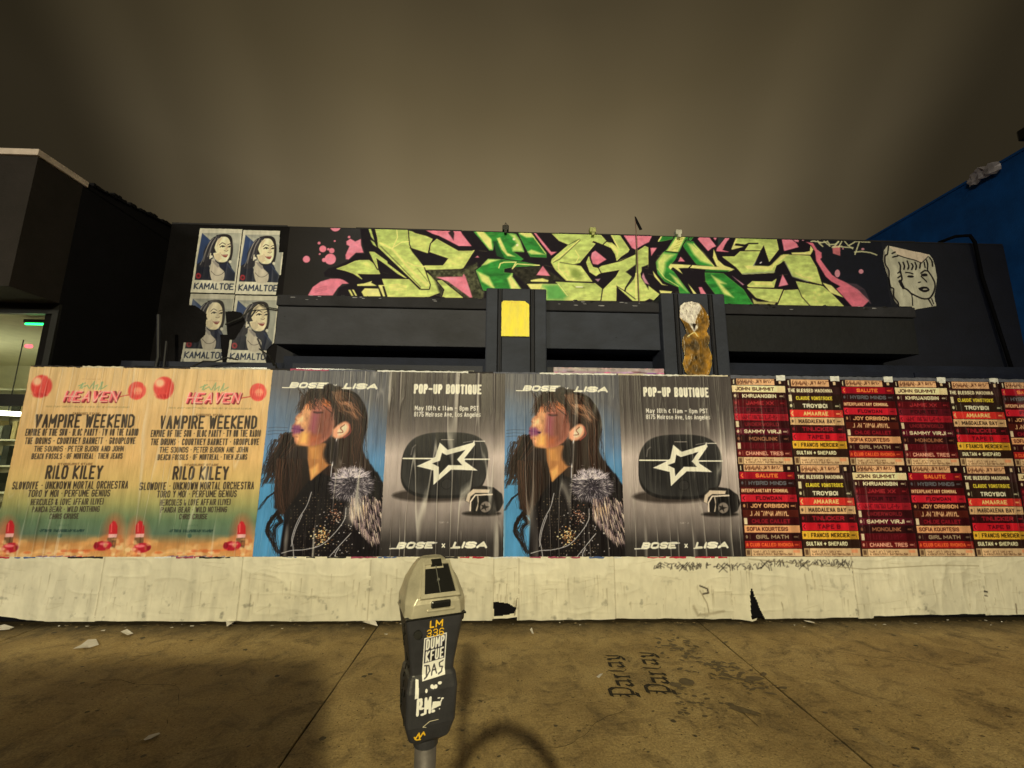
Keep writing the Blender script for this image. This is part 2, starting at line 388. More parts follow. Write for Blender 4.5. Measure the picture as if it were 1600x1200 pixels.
# grime that gathers on the paving along the foot of the hoarding
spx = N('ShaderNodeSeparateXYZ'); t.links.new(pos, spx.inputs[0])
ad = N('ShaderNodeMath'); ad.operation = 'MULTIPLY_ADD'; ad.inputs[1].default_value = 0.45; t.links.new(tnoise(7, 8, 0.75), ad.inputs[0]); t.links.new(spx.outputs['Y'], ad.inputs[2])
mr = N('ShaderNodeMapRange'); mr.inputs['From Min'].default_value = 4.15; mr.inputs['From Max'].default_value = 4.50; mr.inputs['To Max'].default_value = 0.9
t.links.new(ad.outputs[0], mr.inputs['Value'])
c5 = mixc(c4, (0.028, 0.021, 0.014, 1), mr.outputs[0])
t.links.new(c5, b.inputs['Base Color'])
rr_ = N('ShaderNodeMapRange'); rr_.inputs['To Min'].default_value = 0.5; rr_.inputs['To Max'].default_value = 0.85
t.links.new(tnoise(4, 6), rr_.inputs['Value']); t.links.new(rr_.outputs[0], b.inputs['Roughness']); b.inputs['Specular IOR Level'].default_value = 0.35
ms = N('ShaderNodeMath'); ms.operation = 'MULTIPLY_ADD'; ms.inputs[1].default_value = 0.35; t.links.new(fine, ms.inputs[0]); t.links.new(tnoise(12, 10, 0.75), ms.inputs[2])
bp = N('ShaderNodeBump', Strength=0.85, Distance=0.025); t.links.new(ms.outputs[0], bp.inputs['Height']); t.links.new(bp.outputs[0], b.inputs['Normal'])

asph = mat('asphalt', (0.045, 0.042, 0.038), 0.85, var=0.4, scale=30, bump=0.6, bscale=120)
dirt = mat('joint_dirt', (0.03, 0.023, 0.015), 0.95, var=0.4, scale=30)
tag(BM().box(-250, 250, -250, 250, -0.9, -0.19).build('ground', mat('ground_earth', (0.07, 0.06, 0.045), 0.95)), kind='structure')
tag(BM().box(-120, 120, -9.5, 0.40, -0.18, -0.145).build('road', asph), kind='structure')
tag(BM().box(-120, 120, 0.41, 0.56, -0.15, 0.0, bev=0.012).build('kerb', mat('kerb_concrete', (0.24, 0.21, 0.15), 0.8, var=0.3)), kind='structure')
tag(BM().box(-120, 120, -13.5, -9.51, -0.17, -0.005, bev=0.01).build('far_pavement', conc), kind='structure')
walk = tag(BM().box(-120, 120, 0.562, 9.0, -0.17, -0.012).build('pavement', dirt), kind='structure')
JX = [-19.55, -16.475, -13.4, -10.325, -7.25, -4.175, -1.1, 1.975, 5.05, 8.125, 11.2, 14.275, 17.35]
slabs = []
for a, c in zip(JX[:-1], JX[1:]):
    rnd = random.Random(int(a*10)); s = BM(); nx, ny = 18, 22; x0, x1, y0, y1 = a+0.006, c-0.006, 0.57, 4.62
    vs = []
    for j in range(ny+1):
        for i in range(nx+1):
            ex = rnd.uniform(-0.0025, 0.0035) if i in (0, nx) else 0
            vs.append(s.b.verts.new((x0+(x1-x0)*i/nx+(ex if i == 0 else -ex), y0+(y1-y0)*j/ny, rnd.uniform(-0.0008, 0.0008)-(0.004 if i in (0, nx) else 0))))
    for j in range(ny):
        for i in range(nx):
            k = j*(nx+1)+i; s.b.faces.new((vs[k], vs[k+1], vs[k+nx+2], vs[k+nx+1]))
    bd = [e for e in s.b.edges if e.is_boundary]; r = bmesh.ops.extrude_edge_only(s.b, edges=bd)
    for v in r['geom']:
        if isinstance(v, bmesh.types.BMVert): v.co.z -= 0.03
    slabs.append(s.build('paving_slab', conc, walk, smooth=False))

# ================================================================== left building
blackp = mat('black_stucco', base((9, 8, 10)), 0.9, var=0.3, scale=4, bump=0.5, bscale=60, spec=0.2)
brownp = mat('dark_brown_stucco', base((29, 23, 18)), 0.85, var=0.25, scale=5, bump=0.5, bscale=60)
XL, XR, YB, ROOF = -4.70, 7.41, 5.4, 4.70
LB = empty('left_building', (XL, 3.9, 0), label='black corner shop building left of the hoarding with a pale roof edge and lit window', cat='building')
def lp(o): o.parent = LB; o.matrix_parent_inverse = Matrix.Translation((-XL, -3.9, 0)); return o
lp(BM().box(-16, XL, 3.9, 4.36, 3.14, 4.53).build('fascia', brownp))
lp(BM().box(-16, XL+0.001, 4.362, 14, 3.14, 4.53).build('upper_wall', blackp))
lp(BM().prism([(-16, 0.0), (-5.0, 0.0), (-5.0, 3.139), (-16, 3.139)], 7.6, 14).build('rear_wall', blackp))
# recessed shopfront under the overhang
lp(BM().box(-4.86, XL, 4.40, 14, 0, 3.139).build('side_wall', blackp))
lp(BM().box(-16, XL+0.02, 3.875, 4.40, 4.532, 4.60, bev=0.006).build('roof_coping', mat('pale_metal_coping', base((196, 176, 140)), 0.5, 0.2)))
lp(BM().loft([[(-16, 4.402, 4.532), (XL+0.01, 4.402, 4.532), (XL+0.01, 4.402, 4.585), (-16, 4.402, 4.585)], [(-16, 5.6, 4.532), (XL+0.01, 5.6, 4.532), (XL+0.01, 5.6, 4.76), (-16, 5.6, 4.76)],
              [(-16, 14, 4.532), (XL+0.01, 14, 4.532), (XL+0.01, 14, 4.78), (-16, 14, 4.78)]]).build('parapet', blackp))
s = BM()
for k in range(34):
    y = 4.45+k*0.05+random.uniform(-.02, .02); s.box(XL-0.03, XL+0.03, y, y+random.uniform(.02, .06), 4.585+(y-4.4)*0.146-0.01, 4.60+(y-4.4)*0.146+random.uniform(0, .03))
for k in range(12):
    y = random.uniform(4.45, 4.95); z = random.uniform(3.2, 3.4)
tag(s.build('torn_roofing_felt', blackp, LB), kind='stuff').matrix_parent_inverse = Matrix.Translation((-XL, -3.9, 0))
roomw = mat('shop_room_paint', (0.72, 0.70, 0.54), 0.8, var=0.08, bump=0.05)
frm = mat('black_metal_frame', (0.02, 0.02, 0.022), 0.45, 0.5, var=0.2)
glass = bpy.data.materials.new('shop_glass'); glass.use_nodes = True; gt = glass.node_tree; gt.nodes.clear()
go = gt.nodes.new('ShaderNodeOutputMaterial'); gm = gt.nodes.new('ShaderNodeMixShader'); ga = gt.nodes.new('ShaderNodeBsdfTransparent'); gg = gt.nodes.new('ShaderNodeBsdfGlossy'); gf = gt.nodes.new('ShaderNodeFresnel')
ga.inputs[0].default_value = (.96, .95, .90, 1); gg.inputs['Roughness'].default_value = .03; gf.inputs[0].default_value = 1.45
gm.inputs[0].default_value = .07; gt.links.new(ga.outputs[0], gm.inputs[1]); gt.links.new(gg.outputs[0], gm.inputs[2]); gt.links.new(gm.outputs[0], go.inputs[0])
s = BM().box(-9.2, -9.1, 4.5, 7.5, 0.05, 3.1).box(-9.1, -4.87, 7.4, 7.5, 0.05, 3.1)
lp(s.build('room_walls', roomw))
lp(BM().box(-9.1, -4.87, 4.46, 7.39, 3.06, 3.13).build('room_ceiling', roomw))
lp(BM().box(-9.1, -4.87, 4.46, 7.39, -0.008, 0.02).build('room_floor', roomw))
shopwin = lp(BM().box(-9.1, -4.705, 4.375, 4.43, 3.03, 3.137).box(-4.768, -4.705, 4.376, 4.43, 0, 3.029).box(-9.1, -4.77, 4.374, 4.432, 2.04, 2.16).box(-9.1, -4.77, 4.374, 4.432, 0, .25).box(-6.9, -6.84, 4.376, 4.43, 0.251, 3.028).build('window', frm))
for z0, z1 in ((0.25, 2.04), (2.16, 3.03)):
    o = BM().box(-6.84, -4.768, 4.398, 4.404, z0, z1).build('pane', glass, shopwin)
    o = BM().box(-9.1, -6.90, 4.398, 4.404, z0, z1).build('pane', glass, shopwin)
# shelves with boxes and bottles inside
shelf = empty('shelf_unit', (-7.0, 7.1, 0.02), label='pale grid of shelves with boxes inside the lit shop at far left', cat='shelves')
s = BM()
for i in range(8): s.box(-2.0+i*0.58, -1.97+i*0.58, 0, 0.28, 0, 2.6)
for k in range(7): s.box(-2.0, 2.09, 0.001, 0.281, 0.05+k*0.42, 0.075+k*0.42)
s.build('shelf_frame', mat('white_shelf', (0.75, 0.76, 0.68), 0.5, var=0.05), shelf)
cols = [mat('carton_cream', (0.6, 0.52, 0.3), 0.7), mat('carton_dark', (0.05, 0.06, 0.06), 0.6), mat('carton_grey', (0.3, 0.33, 0.3), 0.6), mat('carton_blue', (0.08, 0.16, 0.28), 0.6)]
rs = random.Random(3)
for k in range(6):
    for i in range(7):
        x = -1.95+i*0.58; z = 0.075+k*0.42
        while x < -1.95+i*0.58+0.42:
            wd = rs.uniform(.05, .14); h = rs.uniform(.12, .32)
            if rs.random() < 0.7: BM().box(x, x+wd, .03, .22, z, z+h, bev=.004).build('carton', rs.choice(cols), shelf)
            x += wd+.02
lampm = mat('lit_diffuser', (0.8, 0.85, 0.8), 0.5, emit=(0.95, 1.0, 0.70), estr=13, bump=0)
tag(BM().box(-8.6, -7.2, 5.2, 5.5, 2.66, 2.70, bev=.005).build('ceiling_light', lampm), 'white hanging strip light inside the lit shop at far left', 'ceiling light')
q = on_y(12, 646, 5.6); PD = empty('pendant_lamp', (q[0], 5.6, q[2]), label='white disc pendant lamp seen through the lower shop pane at far left', cat='lamp')
BM().tube([(0, 0, -.02), (0, 0, .02)], .17, 24).build('shade', lampm, PD); BM().tube([(0, 0, .02), (0, 0, 3.06-q[2])], .006, 6).build('cord', frm, PD)
gl = empty('green_light', (-4.95, 4.6, 2.98), label='thin green tube light under the shop ceiling behind the window', cat='light')
BM().tube([(-.32, 0, 0), (.07, 0, 0)], 0.012, 8).build('tube', mat('green_tube', (0, .6, .15), .4, emit=(0.02, 1, 0.22), estr=5, bump=0), gl)
BM().box(-.33, .08, -.02, .02, .013, .05).build('holder', frm, gl)
pl = tag(BM().tube([(-5.55, 4.9, 2.80), (-5.50, 4.9, 2.80)], 0.022, 12).build('red_light', mat('red_tube', (.6, .05, .08), .4, emit=(1, .12, .16), estr=3, bump=0)), 'small red indicator light high inside the lit shop window', 'light')

# ================================================================== right building
blue = mat('blue_stucco', (0.0015, 0.062, 0.29), 0.8, var=0.3, scale=2.5, bump=0.5, bscale=50, spec=0.3)
RB = empty('blue_building', (XR, 4.2, 0), label='taller blue painted building rising behind the right end of the storefront', cat='building')
def rp(o): o.parent = RB; o.matrix_parent_inverse = Matrix.Translation((-XR, -4.2, 0)); return o
rp(BM().box(XR+0.002, 22, 4.2, 18, 0, 5.90).build('wall', blue))
rp(BM().box(XR-0.015, 22.02, 4.18, 18.02, 5.902, 5.945, bev=.006).build('roof_edge', blue))
fl = on_x(1545, 268, XR)
s = BM(); rs = random.Random(5); tin = mat('crumpled_tin', base((150, 140, 124)), 0.4, 0.3, var=.3)
n = 9; g = [[s.b.verts.new((fl[0]-0.05-rs.uniform(0, .07)-.05*math.sin(i/n*3), fl[1]-0.20+i*0.05, fl[2]+0.0-j*0.035+.06*math.sin(i/n*3.1)*(1-j/4)+rs.uniform(-.02, .02))) for i in range(n)] for j in range(5)]
for j in range(4):
    for i in range(n-1): s.b.faces.new((g[j][i], g[j][i+1], g[j+1][i+1], g[j+1][i]))
o = tag(s.build('roof_flashing', tin), 'crumpled grey tin flashing hanging over the blue roof edge', 'flashing')
md = o.modifiers.new('thick', 'SOLIDIFY'); md.thickness = .01
tag(BM().box(XR-.16, XR+.02, 4.74, 4.90, 5.98, 6.14, bev=.02).tube([(XR-.07, 4.82, 5.94), (XR-.07, 4.82, 6.2)], .018).build('roof_light', frm), 'small dark lamp on the blue roof edge at the right frame edge', 'lamp')

# ================================================================== dark storefront building
char = mat('charcoal_masonry_paint', base((38, 37, 35)), 0.8, var=0.34, scale=2.2, bump=0.6, bscale=18, spec=0.25)
navy = mat('navy_masonry_paint', base((24, 28, 36)), 0.75, var=0.3, scale=3, bump=0.4, bscale=40, spec=0.3)
SF = empty('storefront_building', (1.3, YB, 0), label='low charcoal storefront behind the hoarding with a long canopy beam and two pilasters', cat='building')
INV = Matrix.Translation((-1.3, -YB, 0))
def sp(o, par=None):
    if par is None: o.parent = SF; o.matrix_parent_inverse = INV
    return o
SPL = on_y(1300, 420, YB)[0]
SPK = on_y(446, 420, YB)[0]
sp(BM().box(XL+0.165, SPK, YB, YB+0.34, 2.66, ROOF-0.012).build('upper_wall', mat('shade_toned_masonry', base((17, 15, 13)), .8, var=.35, scale=2.5, bump=.5, bscale=25, spec=.1)))  # shadow of the left building is put into this darker wall colour
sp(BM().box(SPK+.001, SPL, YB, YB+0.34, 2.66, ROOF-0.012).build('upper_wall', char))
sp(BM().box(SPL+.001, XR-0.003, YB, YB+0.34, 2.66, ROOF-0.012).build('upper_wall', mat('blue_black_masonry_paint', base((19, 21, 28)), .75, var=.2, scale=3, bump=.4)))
s = BM(); x = XL+0.165; rs = random.Random(2)
while x < XR-.01:
    x2 = min(x+rs.uniform(.9, 1.6), XR-.01); s.box(x, x2-.004, YB-0.006, YB+.37, ROOF-0.011, ROOF+0.004+rs.uniform(-.006, .01), bev=.004); x = x2
sp(s.build('coping', mat('black_coping', base((30, 28, 26)), .7)))
sp(BM().box(-2.62, XR-.004, 5.0, YB+.34, 0, 2.755).build('lower_wall', navy))
sp(BM().box(XL+0.165, -2.622, 5.0, YB+.34, 0, 2.665).build('lower_wall', navy))
# canopy beam sections, darkest base colour at the right, with a thin top slab
beamr = mat('dark_beam', base((16, 18, 20)), .75, var=.28, scale=2, bump=.7, bscale=14)
for xa, xb, mm in ((-2.60, .2, mat('grey_beam', base((46, 46, 45)), .75, var=.28, scale=2, bump=.7, bscale=14, stretch=(1, 1, 1.6))), (.202, 2.3, mat('slate_beam', base((41, 44, 47)), .75, var=.28, scale=2, bump=.7, bscale=14, stretch=(1, 1, 1.6))), (2.302, 5.12, beamr)): sp(BM().box(xa, xb, 4.72, YB-.003, 2.83, 3.285, bev=.006).build('canopy_beam', mm))
sp(BM().box(-2.62, 5.14, 4.70, YB-.004, 3.293, 3.425, bev=.012).build('canopy_slab', char))
sp(BM().box(-2.58, 5.10, 4.735, YB-.006, 3.284, 3.294).build('canopy_joint', blackp))
for x0, x1, zt in ((-.158, .552, 3.53), (1.925, 2.70, 3.515)):
    p = sp(BM().box(x0, x1, 4.62, 4.999, 0, zt, bev=.014).build('pilaster', mat('slate_beam', base((41, 44, 47)), .75, var=.28, scale=2, bump=.7, bscale=14, stretch=(1, 1, 1.6))))
    for f0, f1 in ((.215, .245), (.755, .785)):
        a = x0+(x1-x0)*f0; c = x0+(x1-x0)*f1
        BM().box(a, c, 4.606, 4.624, 0, zt-.012, bev=.005).build('rib', char, p)
        BM().box(a-.022, a-.006, 4.6145, 4.6215, 0, zt-.014).build('groove', blackp, p)
        BM().box(c+.006, c+.016, 4.6145, 4.6215, 0, zt-.014).build('groove', blackp, p)
rs = random.Random(31); s = BM()
for k in range(150):
    x = rs.uniform(-2.6, 5.1); z = rs.choice([3.425-abs(rs.gauss(0, .03)), 3.425-abs(rs.gauss(0, .012)), rs.uniform(2.84, 3.28)]); w_ = rs.uniform(.006, .03) if z > 3.3 else rs.uniform(.003, .010)
    yv = 4.699 if z > 3.293 else 4.719
    if z > 3.29 or rs.random() < .5: s.face([(x+w_*math.cos(a)*rs.uniform(.6, 1.6), yv-.0006, z+w_*.45*math.sin(a)*rs.uniform(.6, 1.3)) for a in (0, 1.1, 2.2, 3.2, 4.3, 5.3)])
tag(sp(s.build('peeled_spots', mat('bare_plaster_spots', base((30, 29, 28)), .9, var=.8, scale=8))), kind='stuff')
s = BM()
for k in range(26):
    x = rs.choice([rs.uniform(-2.5, -.2), rs.uniform(.6, 1.9), rs.uniform(2.8, 5.0)]); z = rs.uniform(3.36, 3.42); w_ = rs.uniform(.008, .03)
    s.face([(x+w_*math.cos(a)*rs.uniform(.8, 1.8), 4.6982, z+w_*.25*math.sin(a)) for a in (0, 1.1, 2.2, 3.2, 4.3, 5.3)])
tag(sp(s.build('pale_chips', mat('pale_plaster_chips', base((130, 126, 112)), .9, var=.4, scale=20))), kind='stuff')
# shopfront frames hidden in the shade under the canopy
for a, c in ((-4.4, -2.7), (-2.5, -.2), (.6, 1.9), (2.75, 5.05), (5.3, 7.2)):
    wdo = sp(BM().box(a, c, 4.985, 4.999, .4, 2.66).build('window', mat('navy_frame', base((20, 24, 34)), .6)))
    n = max(2, int((c-a)/.9))
    for k in range(n):
        u = a+.05+(c-a-.1)*k/n; v = a+.05+(c-a-.1)*(k+1)/n-.05
        BM().box(u, v, 4.979, 4.984, .46, 2.60).build('pane', mat('dark_pane', (.01, .014, .022), .15, 0, spec=.6, bump=0), wdo)

# graffiti mural painted on the upper wall
def gx(off): return lambda pts: [(off+x/8.0, 340+y/8.0) for x, y in pts]
GA, GB, GC, GD, GE, GF = [gx(v) for v in (460, 620, 780, 940, 1100, 1240)]
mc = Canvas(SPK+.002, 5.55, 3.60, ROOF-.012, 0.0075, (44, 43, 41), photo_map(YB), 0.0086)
gl_ = np.clip(1-(mc.xs-SPK)/1.1, 0, 1)[None, :, None]; mc.c = mc.c*(1-gl_)+np.array([26, 23, 20.])*gl_  # painted shade of the left wall fades out across the mural ground
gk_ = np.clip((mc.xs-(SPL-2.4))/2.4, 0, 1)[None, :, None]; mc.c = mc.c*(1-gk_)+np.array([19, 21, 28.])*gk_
noise_tint(mc, .12, 1.5, 3, 9)
YG = (186, 196, 98); YL = (232, 230, 118); GR = (44, 124, 44); GD_ = (20, 66, 30); PK = (222, 122, 128); BK = (16, 9, 19)
OL = (62, 62, 40)
def pk(p, c=PK, a=1.0): mc.poly(p, c, a, soft=.6, tex=(6, 14, .16))
def blk(p, c=BK): mc.poly(p, c, soft=1.0)
def yg(p, hi=True):
    mc.stroke(list(p)+[p[0]], 4.2, BK)
    mc.poly(p, (170, 184, 92), soft=.3, col2=(196, 204, 104), tex=(9, 24, .20))
    if hi:   # light rim inside the shape
        mc.stroke(list(p)+[p[0]], .9, YL, .75)
def gr(p):
    mc.stroke(list(p)+[p[0]], 3.6, BK); mc.poly(p, GR, soft=.3, tex=(8, 20, .34)); mc.stroke(list(p)+[p[0]], 1.0, (92, 156, 62), .7)
def yl(p, a=.92, soft=1.0): mc.poly(p, YL, a, soft=soft, tex=(10, 10, .10))
pk(GA([(650, 300), (700, 265), (760, 300), (830, 270), (835, 350), (865, 440), (770, 440), (680, 525), (645, 520), (640, 470), (690, 360), (655, 340)]))
for x, y, r in ((515, 108, 68), (612, 112, 17), (685, 245, 16), (505, 295, 12), (310, 320, 18), (357, 393, 43), (425, 397, 15), (468, 415, 34), (318, 457, 12), (152, 522, 44), (450, 520, 70), (372, 532, 26)):
    c_ = GA([(x, y)])[0]; mc.ell(c_[0], c_[1], r/8, r/8*.97, PK, tex=(6, 14, .14))
pk(GA([(170, 975), (230, 870), (330, 800), (415, 775), (450, 765), (570, 765), (640, 790), (685, 825), (600, 830), (545, 880), (480, 975)]))
for y in (895, 915, 935): mc.stroke(GA([(260, y), (400, y-35)]), 1.6, (150, 80, 84), .5, soft=1)
blk(GA([(820, 90), (1600, 95), (1600, 1000), (520, 1000), (560, 880), (690, 830), (610, 775), (500, 750), (380, 740), (370, 690), (430, 635), (530, 610), (680, 540), (770, 450), (880, 450), (850, 330), (830, 200)]))
blk(GB([(250, 100), (7000, 100), (7000, 1000), (250, 1010)]) if False else [(630, 340), (1240, 366), (1262, 372), (1275, 392), (1282, 420), (1320, 452), (1330, 482), (620, 482)])
yg(GA([(530, 640), (640, 600), (760, 545), (820, 535), (935, 535), (990, 580), (1040, 640), (1070, 705), (900, 705), (780, 700), (845, 770), (740, 700), (640, 665)]))
yl(GA([(830, 560), (930, 560), (1010, 640), (900, 625)]), .5, 4)
yg(GA([(940, 430), (1000, 435), (1160, 550), (1160, 575), (1300, 680), (1420, 772), (1290, 700), (1150, 590), (1020, 500), (1045, 640), (1000, 560)]))
yg(GA([(915, 105), (950, 110), (1000, 290), (960, 240)]), False); yg(GA([(950, 280), (1000, 310), (1030, 370), (985, 340)]), False)
yg(GB([(-180, 770), (150, 775), (280, 905), (420, 900), (330, 650), (430, 740), (580, 900), (560, 930), (400, 990), (-110, 990)]))
for y in (845, 865, 890): mc.stroke(GB([(-90, y), (30, y-10), (120, y+15)]), 1.8, YL, .7, soft=1)
yg(GB([(100, 120), (230, 200), (370, 235), (445, 270), (405, 350), (385, 445), (155, 370), (140, 300)]))
yl(GB([(170, 240), (300, 250), (380, 300), (370, 400), (200, 340)]), .45, 5)
yg(GB([(430, 330), (500, 270), (770, 420), (940, 420), (970, 410), (830, 630), (800, 640), (380, 655), (250, 640), (200, 600), (580, 600), (650, 510), (415, 430)]))
yl(GB([(640, 520), (860, 430), (930, 440), (800, 610), (600, 610)]), .4, 5)
yg(GB([(-280, 100), (130, 118), (150, 340), (180, 410), (330, 610), (410, 840), (400, 890), (310, 890), (-230, 370), (-240, 250)]))
mc.stroke(GB([(-210, 320), (-60, 390), (160, 640), (370, 850)]), 3.2, YL, .9, soft=2); mc.stroke(GB([(-200, 360), (60, 620), (300, 870)]), 1.1, (40, 40, 26), .8)
mc.stroke(GB([(0, 150), (10, 250), (-50, 380)]), 1.6, YL, .9); mc.stroke(GB([(-50, 380), (60, 310), (150, 300)]), 1.6, YL, .9)
mc.stroke(GB([(130, 560), (220, 600), (400, 620)]), 2.0, YL, .9); mc.stroke(GB([(260, 640), (390, 800)]), 1.0, (90, 96, 50), .8)
blk(GB([(160, 375), (390, 450), (600, 520), (570, 597), (330, 597), (200, 440)]))
for p in ([(785, 835), (870, 825), (970, 795), (960, 815), (1030, 855), (790, 855)], [(840, 930), (880, 885), (1050, 890), (1080, 985), (870, 985)], [(1050, 845), (1170, 845), (1100, 860), (1135, 985), (1110, 985)], [(675, 905), (700, 905), (740, 980), (715, 980)], [(720, 900), (745, 905), (785, 980), (765, 980)]):
    yl(GA(p), 1, .3)
mc.poly(GB([(390, 660), (830, 650), (1000, 560), (1100, 900), (1080, 1010), (560, 1010), (480, 800)]), OL, soft=3, tex=(30, 30, .9))
mc.poly(GC([(120, 620), (500, 600), (840, 800), (600, 830), (340, 840), (180, 700)]), (38, 36, 26), soft=3, tex=(26, 30, .8))
yg(GB([(510, 790), (560, 785), (825, 1000), (570, 1000), (600, 900)]))
pk(GB([(270, 110), (530, 110), (620, 120), (770, 118), (820, 210), (945, 370), (770, 365), (590, 270), (420, 190)])); blk(GB([(640, 190), (700, 150), (720, 200), (710, 285)]), (40, 30, 32))
mc.stroke(GB([(150, 150), (520, 240), (770, 370), (950, 372)]), 4, BK)
pk(GB([(490, 745), (820, 740), (835, 705), (860, 740), (945, 1000), (915, 1000), (640, 800)]))
pk(GB([(980, 500), (1010, 478), (1030, 500)]))
gr(GB([(930, 138), (1250, 140), (1380, 200), (1430, 200), (1490, 210), (1540, 290), (1590, 430), (1450, 425), (1580, 520), (1540, 545), (1350, 520), (1250, 380), (1220, 300), (1200, 410), (1160, 410), (1060, 290)]))
yl(GB([(960, 142), (1060, 150), (1180, 270), (1200, 400), (1160, 400), (1050, 260)]), .9, 2); yl(GB([(1250, 260), (1290, 250), (1380, 440), (1480, 490), (1380, 480), (1310, 400)]), .9, 1.5)
yl(GB([(1400, 205), (1480, 215), (1540, 300), (1585, 425), (1450, 420), (1440, 380), (1500, 330), (1450, 250)]), .75, 3)
for p in ((1465, 270), (1505, 345)): q = GB([p])[0]; mc.ell(q[0], q[1], 2, 2, (240, 240, 150))
blk(GB([(1205, 300), (1245, 300), (1300, 420), (1360, 520), (1250, 480)]), GD_)
gr(GC([(220, 155), (360, 150), (590, 450), (590, 500), (390, 490), (300, 320)])); yl(GC([(230, 155), (370, 160), (440, 250), (340, 250), (260, 210)]), .9, 2.5); yl(GC([(350, 430), (400, 400), (580, 465), (400, 460)]), .8, 2)
mc.stroke(GC([(370, 165), (580, 450)]), 1.2, YL, .9)
gr(GB([(1050, 620), (1140, 520), (1300, 525), (1600, 560), (1790, 600), (1440, 620), (1340, 640), (1340, 690), (1450, 700), (1440, 740), (1560, 910), (1080, 910), (990, 660)]))
yl(GB([(1060, 600), (1140, 522), (1290, 528), (1180, 560), (1120, 590)]), .8, 2); yl(GB([(1000, 670), (1150, 740), (1230, 900), (1060, 800)]), .85, 3); yl(GB([(1380, 760), (1440, 700), (1440, 740), (1560, 905), (1430, 900)]), .9, 3)
mc.stroke(GB([(1275, 630), (1295, 575), (1340, 560), (1490, 558), (1445, 640), (1500, 580), (1780, 598)]), 1.8, YL)
yg(GC([(610, 150), (1230, 175), (1340, 300), (1310, 340), (1180, 290), (1150, 310), (1200, 330), (1000, 570), (930, 595), (1020, 610), (1160, 800), (840, 790), (700, 650), (650, 560), (660, 520), (870, 340), (750, 290)]))
mc.stroke(GC([(870, 340), (1000, 270), (1010, 285), (760, 520), (680, 560)]), 1.2, (40, 44, 24), .8); mc.stroke(GC([(1000, 280), (800, 460), (680, 545)]), 2, YL, .8)
mc.stroke(GC([(745, 570), (740, 640), (850, 780)]), 2.4, YL, .9); mc.stroke(GC([(760, 560), (930, 590), (1000, 570)]), 1.4, (50, 54, 30), .8); mc.stroke(GC([(950, 410), (1000, 490), (960, 560)]), 1.4, YL, .8)
for p in ((940, 690), (980, 720)): q = GC([p])[0]; mc.ell(q[0], q[1], 6, 6, (120, 136, 58), .8, soft=5)
yl(GC([(800, 590), (850, 600), (900, 760), (850, 740)]), .5, 4)
yg(GC([(700, 800), (1200, 825), (1290, 900), (1280, 1035), (590, 1035), (560, 905), (350, 835), (540, 832), (740, 835)]))
mc.poly(GC([(540, 850), (740, 838), (850, 980), (800, 1030), (590, 1030), (590, 900)]), (78, 150, 66), .85, soft=6); yl(GC([(350, 835), (540, 830), (510, 905), (400, 905)]), .95, 1)
yl(GC([(390, 785), (460, 770), (540, 760), (615, 785), (610, 805), (400, 800)]), .95, .5); mc.stroke(GC([(740, 835), (850, 975)]), 1.4, YL)
mc.stroke(GC([(920, 850), (960, 880), (1060, 880)]), 2.2, (130, 140, 60), .8, soft=1); mc.stroke(GC([(960, 868), (1040, 868)]), 1.6, (240, 240, 190), .8)
mc.stroke(GC([(680, 795), (1180, 815)]), 2.2, BK)
pk(GC([(1160, 440), (1200, 415), (1340, 525), (1230, 590), (1170, 580), (1145, 500)]))
pk(GC([(400, 150), (430, 160), (560, 320), (650, 430), (720, 430), (650, 475), (540, 340)])); pk(GC([(545, 605), (635, 730), (465, 720)])); pk(GC([(1195, 770), (1265, 765), (1235, 805)]), (160, 120, 125))
yg(GC([(1090, 560), (1120, 490), (1140, 560), (1170, 620), (1250, 640), (1600, 500), (1600, 630), (1250, 700), (1210, 730), (1130, 680)]))
yg(GD([(-30, 628), (0, 608), (240, 550), (425, 465), (425, 400), (450, 420), (540, 360), (580, 375), (580, 620), (510, 640), (480, 700), (490, 760), (590, 860), (620, 885), (720, 960), (690, 1050), (600, 1010), (540, 1040), (390, 1040), (190, 860), (185, 810), (180, 1040), (0, 1040), (20, 900), (180, 740), (230, 650), (150, 665), (0, 690)]))
blk(GD([(330, 660), (430, 585), (430, 700), (400, 770), (300, 890), (390, 750), (300, 680)])); mc.stroke(GD([(385, 740), (300, 880), (290, 920)]), 2.4, BK); mc.stroke(GD([(190, 860), (290, 920), (420, 1020)]), 1.4, BK, .9)
mc.stroke(GD([(430, 400), (430, 590)]), 1.6, (60, 60, 34)); mc.stroke(GD([(430, 700), (430, 1000)]), 2.4, YL); blk(GD([(500, 620), (580, 590), (585, 900), (500, 760)])); pk(GD([(520, 690), (545, 760), (595, 840), (540, 820), (500, 740)]), (190, 130, 135))
yg(GD([(100, 180), (200, 185), (345, 400), (330, 430), (240, 490), (190, 540), (170, 460), (120, 380), (30, 340), (60, 310), (130, 320), (200, 380)]))
yl(GD([(60, 320), (150, 340), (210, 420), (200, 500), (180, 440), (120, 370)]), .8, 2); mc.stroke(GD([(110, 200), (210, 380)]), 2, YL, .8)
pk(GD([(250, 185), (650, 190), (590, 310), (540, 330), (420, 400), (380, 380)])); pk(GD([(610, 380), (690, 380), (620, 480)]))
gr(GD([(790, 190), (910, 190), (880, 270), (790, 290), (710, 300)])); mc.stroke(GD([(770, 200), (710, 295)]), 2, YL)
gr(GD([(920, 240), (1050, 230), (1100, 260), (1010, 330), (960, 440), (940, 500), (870, 580), (820, 620), (900, 680), (1110, 960), (980, 960), (960, 870), (790, 800), (700, 700), (680, 560), (770, 440), (820, 400)]))
yl(GD([(940, 235), (1050, 235), (950, 440), (810, 420)]), .9, 2); yl(GD([(770, 445), (920, 460), (800, 560), (790, 660), (760, 740), (700, 640), (695, 540)]), .8, 5); yl(GD([(850, 700), (950, 760), (1070, 930), (930, 810)]), .8, 3)
